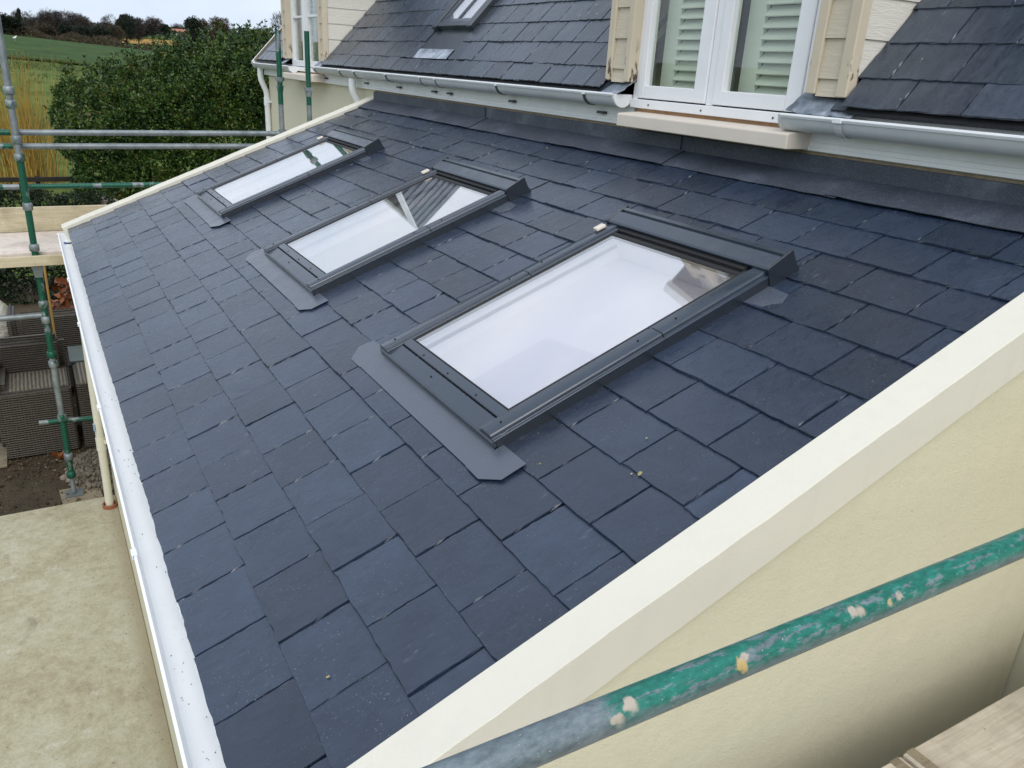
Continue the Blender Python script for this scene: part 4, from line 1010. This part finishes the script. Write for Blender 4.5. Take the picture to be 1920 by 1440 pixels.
for k, (x, y, z, s_) in enumerate([(-13.2, .98, .30, .30), (-13.0, 1.30, .22, .24), (-13.5, 1.25, .50, .22), (-12.9, 1.05, .05, .2)]):
    bm = bmesh.new(); bmesh.ops.create_icosphere(bm, subdivisions=2, radius=1)
    for v in bm.verts: q = v.co.copy(); v.co *= s_ * (1 + .22 * math.sin(q.x * 4 + k * 2) * math.cos(q.y * 3) + r.uniform(-.08, .08))
    me = bpy.data.meshes.new('boulder'); bm.to_mesh(me); bm.free(); o = obj('boulder', me, M['rock']); o.location = (x, y, GZ + z); o.rotation_euler = (k, k * .7, 0)
    tag(o, ['front boulder of the rockery beside the low hedge', 'right boulder of the rockery beside the low hedge', 'topmost boulder of the rockery beside the low hedge', 'half buried boulder of the rockery beside the low hedge'][k], 'boulder', 'rockery boulders')
fr = tag(empty('timber_fence', (-18, .5, GZ)), 'low dark timber rail between the willow and the big shrub', 'fence')
MB().box(-.05, .05, -3.0, 1.8, .46, .58).build('rail', M['sleeper'], fr)
for y in (-2.8, -.6, 1.7): MB().box(-.16, -.052, y - .05, y + .05, -.1, .6).build('post', M['sleeper'], fr)

# the big shrub ------------------------------------------------------
BX = -17.0
ys = [.45, .82, 1.54, 2.17, 2.94, 3.45, 4.1, 4.62, 5.66, 7.5, 9.5]; hs_ = [.50, .70, .82, 1.02, 1.34, 1.54, 1.74, 1.84, 1.92, 1.9, 1.6]
lob = []; r = random.Random(12)
def htop(y): return float(np.interp(y, ys, hs_)) - GZ
yy = .95
while yy < 9.6:
    H = htop(yy) - .06
    rad = .50 if yy < 1.4 else .56
    for dxx in (-1.2, -.1, 1.0, 2.0):
        hh = H - (.15 * abs(dxx) if dxx < 1 else .42 * (dxx - .2))
        z = hh - rad
        while z > .15:
            lob.append((dxx + r.uniform(-.25, .25) + (hh - z) * .12, yy + r.uniform(-.16, .16) + (.28 if yy < 1.2 and z < H * .5 else 0), z + r.uniform(-.12, .12), rad * r.uniform(.8, 1.12), rad * r.uniform(.75, 1.05), rad * r.uniform(.85, 1.1)))
            z -= rad * 1.05
            if dxx < .5 and hh - z > 1.9: break
    yy += .60
plant('large_shrub', 'large dense evergreen shrub with reddish tips beyond the scaffold rails', 'shrub', (BX, 0, GZ), lob, 120, .082, 7, 'shrub_leaf', 6, 12, None, .42, .6)
sr = next(o for o in bpy.data.objects if o.name.startswith('large_shrub')); rn = np.random.default_rng(15); C = []; N = []
for k in range(240):
    y = rn.uniform(.7, 6.4); x = rn.uniform(-1.2, 2.6); h0 = htop(y) - (.15 * abs(x) if x < 1 else .42 * (x - .2)) - .12; L = rn.uniform(.15, .50); d = np.array([rn.normal(0, .25), rn.normal(0, .25), 1.0])
    for t in np.linspace(0, 1, 7): C.append(np.array([x, y, h0]) + d * L * t + rn.normal(0, .03, 3)); N.append(d)
obj('sprigs', leaf_cloud('sprigs', np.array(C), np.array(N), .10, 4, None, 16, .40, .7), M['shrub_leaf'], sr)
rn = np.random.default_rng(14)
# willow ------------------------------------------------------
wl = tag(empty('willow_shrub', (-20.5, -.35, GZ)), 'orange stemmed willow shrub left of the large green shrub', 'shrub')
rn = np.random.default_rng(21); V = []; F = []
for k in range(330):
    by, bx = rn.normal(0, .42), rn.normal(0, .4); hgt = rn.uniform(1.9, 3.75); lean = rn.normal(0, .16) + by * .28; lx = rn.normal(0, .2)
    pts = [np.array([bx + lx * t * hgt * .3, by + lean * t * hgt * .55 + .05 * math.sin(t * 5 + k), t * hgt]) for t in np.linspace(0, 1, 5)]
    w0 = rn.uniform(.007, .014)
    for t in range(4):
        wa, wb_ = w0 * (1 - t / 4.6), w0 * (1 - (t + 1) / 4.6); a = rn.uniform(-.4, .4); sd = np.array([math.sin(a), math.cos(a), 0])
        b = len(V); V += [pts[t] - sd * wa, pts[t] + sd * wa, pts[t+1] + sd * wb_, pts[t+1] - sd * wb_]; F.append((b, b+1, b+2, b+3))
obj('stems', npmesh('stems', np.array(V), np.array(F)), M['willow'], wl)
# dry tufts along the bank in the pasture
rn = np.random.default_rng(33); C = []
for k in range(1500):
    d = 74 + rn.normal(0, 4.2); a = rn.uniform(-.12, .16); x, y = 7.5 - d * math.cos(a), -.19 + d * math.sin(a); C.append((x, y, terrain(x, y)))
for k in range(500):
    d = rn.uniform(30, 76); a = rn.uniform(-.10, .10); x, y = 7.5 - d * math.cos(a), -.19 + d * math.sin(a); C.append((x, y, terrain(x, y)))
tf = obj('grass_tufts', leaf_cloud('grass_tufts', np.array(C), np.tile([0, 0, 1.0], (len(C), 1)), .22, 6, None, 35, .14, .45), M['tuft']); tag(tf, 'rough grass tufts scattered over the near pasture', 'grass', kind='stuff')
# gull
gl_ = tag(empty('gull', (7.5 - 113, -.19 + .33, terrain(7.5 - 113, .14) + .03)), 'white gull standing in the green field', 'bird')
bm = bmesh.new(); sk_pts = [((0, -.20, .30), .035), ((0, -.08, .33), .085), ((0, .06, .36), .10), ((0, .15, .44), .06), ((0, .19, .54), .052), ((0, .26, .53), .018)]
mb = MB(); mb.tube([p for p, q in sk_pts], [q for p, q in sk_pts], 10); mb.tube([(.03, .02, 0), (.03, .02, .3)], .01, 5); mb.tube([(-.03, .02, 0), (-.03, .02, .3)], .01, 5)
mb.build('body', M['feather'], gl_, smooth=True)

# ------------------------------------------------------------------ trees on the skyline
def tree_proto(kind, seed):
    rn = np.random.default_rng(seed); r = random.Random(seed)
    # unit tree: height 1, crown roughly .9 wide
    mb = MB(); tips = []
    mb.tube([(0, 0, -.05), (.01, 0, .12), (.0, .01, .30)], [.035, .026, .020], 6)
    for k in range(9):
        a = k * 2.4 + r.random(); e = r.uniform(.5, 1.2); L = r.uniform(.25, .42); b = Vector((0, 0, r.uniform(.12, .34)))
        t = b + Vector((math.cos(a) * math.cos(e), math.sin(a) * math.cos(e), math.sin(e))) * L
        mb.tube([b, (b + t) / 2 + Vector((0, 0, .03)), t], [.014, .009, .005], 4); tips.append((b, t))
        for q in range(3):
            f_ = r.uniform(.4, .9); s_ = b + (t - b) * f_; t2 = s_ + Vector((r.uniform(-.16, .16), r.uniform(-.16, .16), r.uniform(.05, .2))); mb.tube([s_, t2], [.006, .003], 3); tips.append((s_, t2))
    trunk = mb.mesh('trunk')
    lobes = []
    for k in range(11 if kind != 'conifer' else 9):
        a = r.random() * 6.28; q = r.uniform(0, .27); z = r.uniform(.34, .80); s_ = r.uniform(.13, .22)
        if kind == 'conifer': q *= .6; z = .25 + .65 * k / 9; s_ = .20 * (1.1 - z * .7)
        lobes.append((q * math.cos(a), q * math.sin(a), z, s_ * 1.1, s_ * 1.1, s_))
    P_, N_ = [], []
    for (x, y, z, a, b, c) in lobes:
        n = 260 if kind in ('bare', 'brown') else 300
        d = rn.normal(0, 1, (n, 3)); d /= np.linalg.norm(d, axis=1)[:, None]; q = rn.uniform(.3, 1.08, (n, 1)) ** .6
        P_.append(d * q * np.array([a, b, c]) + np.array([x, y, z])); N_.append(d + np.array([0, 0, .5]))
    C = np.concatenate(P_); N = np.concatenate(N_)
    if kind in ('bare', 'brown', 'open'):
        C = np.concatenate([C] + [np.array([tuple(b + (t - b) * f_) for f_ in np.linspace(.3, 1, 6)]) for b, t in tips]); N = np.concatenate([N, rn.normal(0, 1, (len(C) - len(N), 3)) + np.array([0, 0, .7])])
        if kind == 'open': k_ = rn.random(len(C)) < .42; C, N = C[k_], N[k_]
        crown = leaf_cloud('crown', C, N, .085, 3, None, seed, .085 if kind != 'brown' else .13, .5)
    else: crown = leaf_cloud('crown', C, N, .05, 3, None, seed, .5, .8)
    return trunk, crown
PROTO = {k: [tree_proto(k, s) for s in ss] for k, ss in {'bare': (101, 102, 103), 'brown': (104, 105), 'open': (106, 107), 'ever': (108, 109), 'conifer': (110,)}.items()}
CRM = {'bare': 'twig', 'brown': 'twig_brown', 'open': 'twig', 'ever': 'evergreen', 'conifer': 'evergreen'}
def far_tree(px_lat, top_slope, d, width, kind, label, k=0, sink=0.0):
    x = 7.5 - d * math.sqrt(1 - px_lat ** 2); y = -.19 + d * px_lat; z = terrain(x, y); top = 1.44 + top_slope * d; h = max(top - z, 2.0)
    root = tag(empty('tree', (x, y, z - .1)), label, 'tree', 'trees on the skyline')
    tr, cr = PROTO[kind][k % len(PROTO[kind])]
    for n_, me, m_ in (('trunk', tr, 'bark'), ('crown', cr, CRM[kind])):
        m2 = me
        if not me.materials: me.materials.append(M[m_])
        o = obj(n_, m2, None, root); o.scale = (width, width, h * 1.06); o.rotation_euler = (0, 0, (px_lat * 77 + k) % 6.28)
    return root
TREES = [  # bearing, slope of the top, distance, crown width, kind, variant, label
 (-.0060, .0225, 188, 6.5, 'ever', 0, 'dark evergreen tree at the left edge above the field'),
 (.0043, .0275, 230, 4.0, 'open', 0, 'thin open tree between the left edge and the narrow upright tree'),
 (.0070, .0160, 190, 4.5, 'ever', 1, 'low dark evergreen bush at the left end of the field'),
 (.0099, .0290, 225, 2.6, 'conifer', 0, 'narrow upright tree near the left end of the skyline'),
 (.0192, .0272, 215, 4.4, 'open', 1, 'thin bare tree right of the narrow upright tree'),
 (.0305, .0285, 210, 5.2, 'bare', 0, 'rounded bare tree, first of the pair left of the dome shaped tree'),
 (.0410, .0287, 214, 4.8, 'bare', 1, 'rounded bare tree, second of the pair left of the dome shaped tree'),
 (.0330, .0165, 194, 6.0, 'brown', 0, 'brown thicket below the pair of rounded bare trees'),
 (.0500, .0190, 196, 4.6, 'ever', 0, 'dark bushy evergreen left of the dome shaped tree'),
 (.0603, .0300, 212, 7.0, 'bare', 2, 'wide dome shaped bare tree of the left skyline'),
 (.0640, .0175, 196, 5.6, 'ever', 1, 'dark bushy evergreen below the dome shaped tree'),
 (.0790, .0170, 198, 5.4, 'ever', 0, 'dark bush below the fan shaped bare tree'),
 (.0844, .0290, 240, 5.4, 'open', 0, 'pale fan shaped bare tree right of the dome shaped tree'),
 (.0930, .0190, 205, 4.6, 'brown', 1, 'brown thicket left of the ochre field'),
 (.1044, .0318, 250, 6.4, 'ever', 1, 'tall rounded evergreen above the left end of the ochre field'),
 (.1160, .0280, 262, 5.8, 'bare', 1, 'dark bare tree right of the tall rounded evergreen'),
 (.1290, .0297, 345, 8.5, 'bare', 0, 'broad bare tree above the ochre field'),
 (.1170, .0190, 338, 7.0, 'ever', 0, 'dark evergreen behind the ochre field'),
 (.1431, .0245, 350, 5.8, 'ever', 1, 'small rounded evergreen left of the red roofed house'),
 (.1546, .0258, 430, 9.5, 'open', 1, 'pale bare tree behind the red roofed house'),
 (.1697, .0318, 300, 7.6, 'ever', 0, 'dark spreading evergreen right of the red roofed house'),
 (.1820, .0306, 300, 6.6, 'brown', 0, 'brown bare tree between the spreading evergreen and the rounded brown tree'),
 (.1960, .0334, 295, 7.6, 'brown', 1, 'rounded brown tree above the large shrub'),
 (.1670, .0150, 280, 6.0, 'ever', 1, 'dark bush at the right end of the ochre field'),
 (.2070, .0240, 330, 5.5, 'bare', 2, 'low bare tree right of the rounded brown tree'),
 (.2116, .0250, 420, 8.0, 'open', 0, 'low pale bare tree on the far right skyline'),
 (.2207, .0258, 410, 9.0, 'bare', 1, 'mauve rounded bare tree on the far right skyline'),
 (.2330, .0250, 415, 6.5, 'ever', 0, 'small dark tree on the skyline left of the house'),
 (.2420, .0282, 405, 9.5, 'open', 1, 'pale bare tree on the skyline close to the house'),
 (.2580, .0450, 110, 4.2, 'open', 0, 'bare tree rising beside the corner of the house'),
]
for b, sl_, d, w_, kd, k_, lb in TREES: far_tree(b, sl_, d, w_ * 1.15, kd, lb, k_)
# hedgerow running along the far edge of the field, and woodland floor behind it
rn = np.random.default_rng(44); C = []
for k in range(5200):
    a = rn.uniform(-.06, .17); d = 187 + abs(rn.normal(0, 5)); x, y = 7.5 - d * math.cos(a), -.19 + d * math.sin(a)
    C.append((x, y, terrain(x, y) + rn.uniform(0, 1) ** 1.2 * (1.6 + .9 * math.sin(a * 130) * math.sin(a * 47))))
C = np.array(C); N = rn.normal(0, 1, C.shape) + np.array([0, 0, .5])
h = obj('hedgerow', leaf_cloud('hedgerow', C, N, .55, 4, None, 45, .16, .7), M['twig_brown']); tag(h, 'brown hedgerow along the far edge of the green field', 'hedgerow', kind='stuff')
C = []
for k in range(9000):
    a = rn.uniform(-.06, .30); d = rn.uniform(335, 520); x, y = 7.5 - d * math.cos(a), -.19 + d * math.sin(a)
    C.append((x, y, terrain(x, y) + rn.uniform(0, 2.6)))
C = np.array(C); N = rn.normal(0, 1, C.shape) + np.array([0, 0, .5])
h = obj('far_woodland', leaf_cloud('far_woodland', C, N, 1.3, 3, None, 46, .3, .7), M['evergreen']); tag(h, 'dark scrub covering the hillside behind the ochre field', 'woodland', kind='stuff')
# distant house
fx, fy = 7.5 - 398 * math.cos(.151), -.19 + 398 * math.sin(.151); fz = 6.4
fh = tag(empty('far_house', (fx, fy, fz)), 'long low far house with a red roof among the trees', 'house')
MB().box(-3, 3, -4.6, 4.6, -1.5, 1.5).build('wall', M['far_wall'], fh)
MB().prism([(-3.3, 1.45), (3.3, 1.45), (0, 3.0)], 1, -5.0, 5.0).build('roof', M['far_roof'], fh)
MB().box(-.3, .3, -3.9, -3.3, 2.4, 3.7).build('chimney', M['far_wall'], fh)
for y in (-3.2, -1.2, .8, 2.8): MB().box(3.0, 3.06, y, y + .9, -.1, .9).build('window', M['room'], fh)

# ------------------------------------------------------------------ small litter on the slates
SPL = [(6.061, 1.186, .0075), (5.958, 1.292, .0035), (5.807, 1.025, .003), (6.056, .265, .004), (6.045, 1.17, .003)]
rn = np.random.default_rng(50); V = []; F = []
def crumb(u, v, s_, w=.021):
    c = rw(u, v, w + s_ * .3); b = len(V); q = rn.normal(0, 1, (4, 3)); q /= np.linalg.norm(q, axis=1)[:, None]
    for p in q: V.append(np.array(c) + p * s_ * np.array([1, 1.3, .5]))
    F.extend([(b, b+1, b+2), (b, b+2, b+3), (b, b+3, b+1), (b+1, b+3, b+2)])
for s in SKY_U:
    for k in range(150): crumb(s + SW + abs(rn.normal(0, .045)) + .002, rn.uniform(.93, 2.1), rn.uniform(.0008, .0026))
    for c in range(5, 11):
        for k in range(14): crumb(s + SW + abs(rn.normal(0, .025)), c * G + rn.normal(.006, .006), rn.uniform(.0010, .0034), .016)
for k in range(1500): crumb(rn.uniform(.1, 6.25), rn.uniform(.02, 2.65), rn.uniform(.0006, .0017))
for k in range(600): crumb(6.25 - abs(rn.normal(0, 2.2)), rn.integers(1, 13) * G - rn.uniform(.0, .007), rn.uniform(.0006, .0020), .016)
for k in range(140):
    c = int(rn.integers(0, 13)); n_ = int(rn.integers(-1, 18)); crumb(5.989 - n_ * .253 + (.1265 if c % 2 else 0) + rn.normal(0, .0022), c * G + rn.uniform(0, .19), rn.uniform(.0006, .0019), .015)
def splat(u, v, s_):
    b = len(V); m = 11; c = rw(u, v, .0222); V.append(np.array(c))
    for k in range(m):
        q = 2 * math.pi * k / m; r_ = s_ * rn.uniform(.55, 1.15); V.append(np.array(rw(u + r_ * math.cos(q), v + r_ * 1.4 * math.sin(q), .0216)))
    for k in range(m): F.append((b, b + 1 + k, b + 1 + (k + 1) % m))
for (u, v, s_) in SPL: splat(u, v, s_)
lt = obj('roof_litter', npmesh('roof_litter', np.array(V), np.array(F)), M['crumb']); tag(lt, 'pale crumbs and grit scattered over the new slates', 'litter', kind='stuff')

# clods and pebbles on the bare soil
rr = random.Random(61); mb = MB()
for k in range(2200):
    x, y = rr.uniform(-2.6, -.06), rr.uniform(-1.6, .05); s_ = rr.uniform(.004, .016) if rr.random() < .93 else rr.uniform(.016, .034)
    c = Vector((x, y, GZ + .03)); rot = Euler((rr.random() * 6, rr.random() * 6, 0)).to_matrix()
    pv = [c + rot @ Vector(p) * s_ for p in ((1, 0, 0), (-.8, .3, 0), (0, 1, .1), (.1, -.9, 0), (0, .1, .7), (0, 0, -.7))]
    mb.add(pv, [(0,2,4),(2,1,4),(1,3,4),(3,0,4),(2,0,5),(1,2,5),(3,1,5),(0,3,5)])
me = bpy.data.meshes.new('soil_clods'); me.from_pydata(mb.v, [], mb.f); o = obj('soil_clods', me, M['clod']); tag(o, 'loose clods and pebbles on the bare soil by the patio', 'soil', kind='stuff')
# grit lying in the eaves gutter
V = []; F = []
for k in range(70):
    x = 6.1 - abs(rn.normal(0, 1.6)); y = rn.uniform(-.056, .0); s_ = rn.uniform(.001, .0035); b = len(V); q = rn.normal(0, 1, (4, 3)); q /= np.linalg.norm(q, axis=1)[:, None]
    for p in q: V.append(np.array([x, y, -.077 + s_ * .4]) + p * s_)
    F.extend([(b, b+1, b+2), (b, b+2, b+3), (b, b+3, b+1), (b+1, b+3, b+2)])
o = obj('gutter_grit', npmesh('gutter_grit', np.array(V), np.array(F)), M['clod']); tag(o, 'dark grit lying in the white eaves gutter', 'grit', kind='stuff')

# grit on the patio slab
V = []; F = []
for k in range(420):
    near = rn.random() < .6; x = rn.uniform(0, 6.2); y = .03 - abs(rn.normal(0, .05)) if near else rn.uniform(-1.0, .0); s_ = rn.uniform(.0015, .006) if near else rn.uniform(.001, .004); b = len(V); q = rn.normal(0, 1, (4, 3)); q /= np.linalg.norm(q, axis=1)[:, None]
    for p in q: V.append(np.array([x, y, -2.499 + s_ * .4]) + p * s_ * np.array([1, 1, .6]))
    F.extend([(b, b+1, b+2), (b, b+2, b+3), (b, b+3, b+1), (b+1, b+3, b+2)])
o = obj('patio_grit', npmesh('patio_grit', np.array(V), np.array(F)), M['clod']); tag(o, 'brown grit lying along the wall on the patio slab', 'grit', kind='stuff')
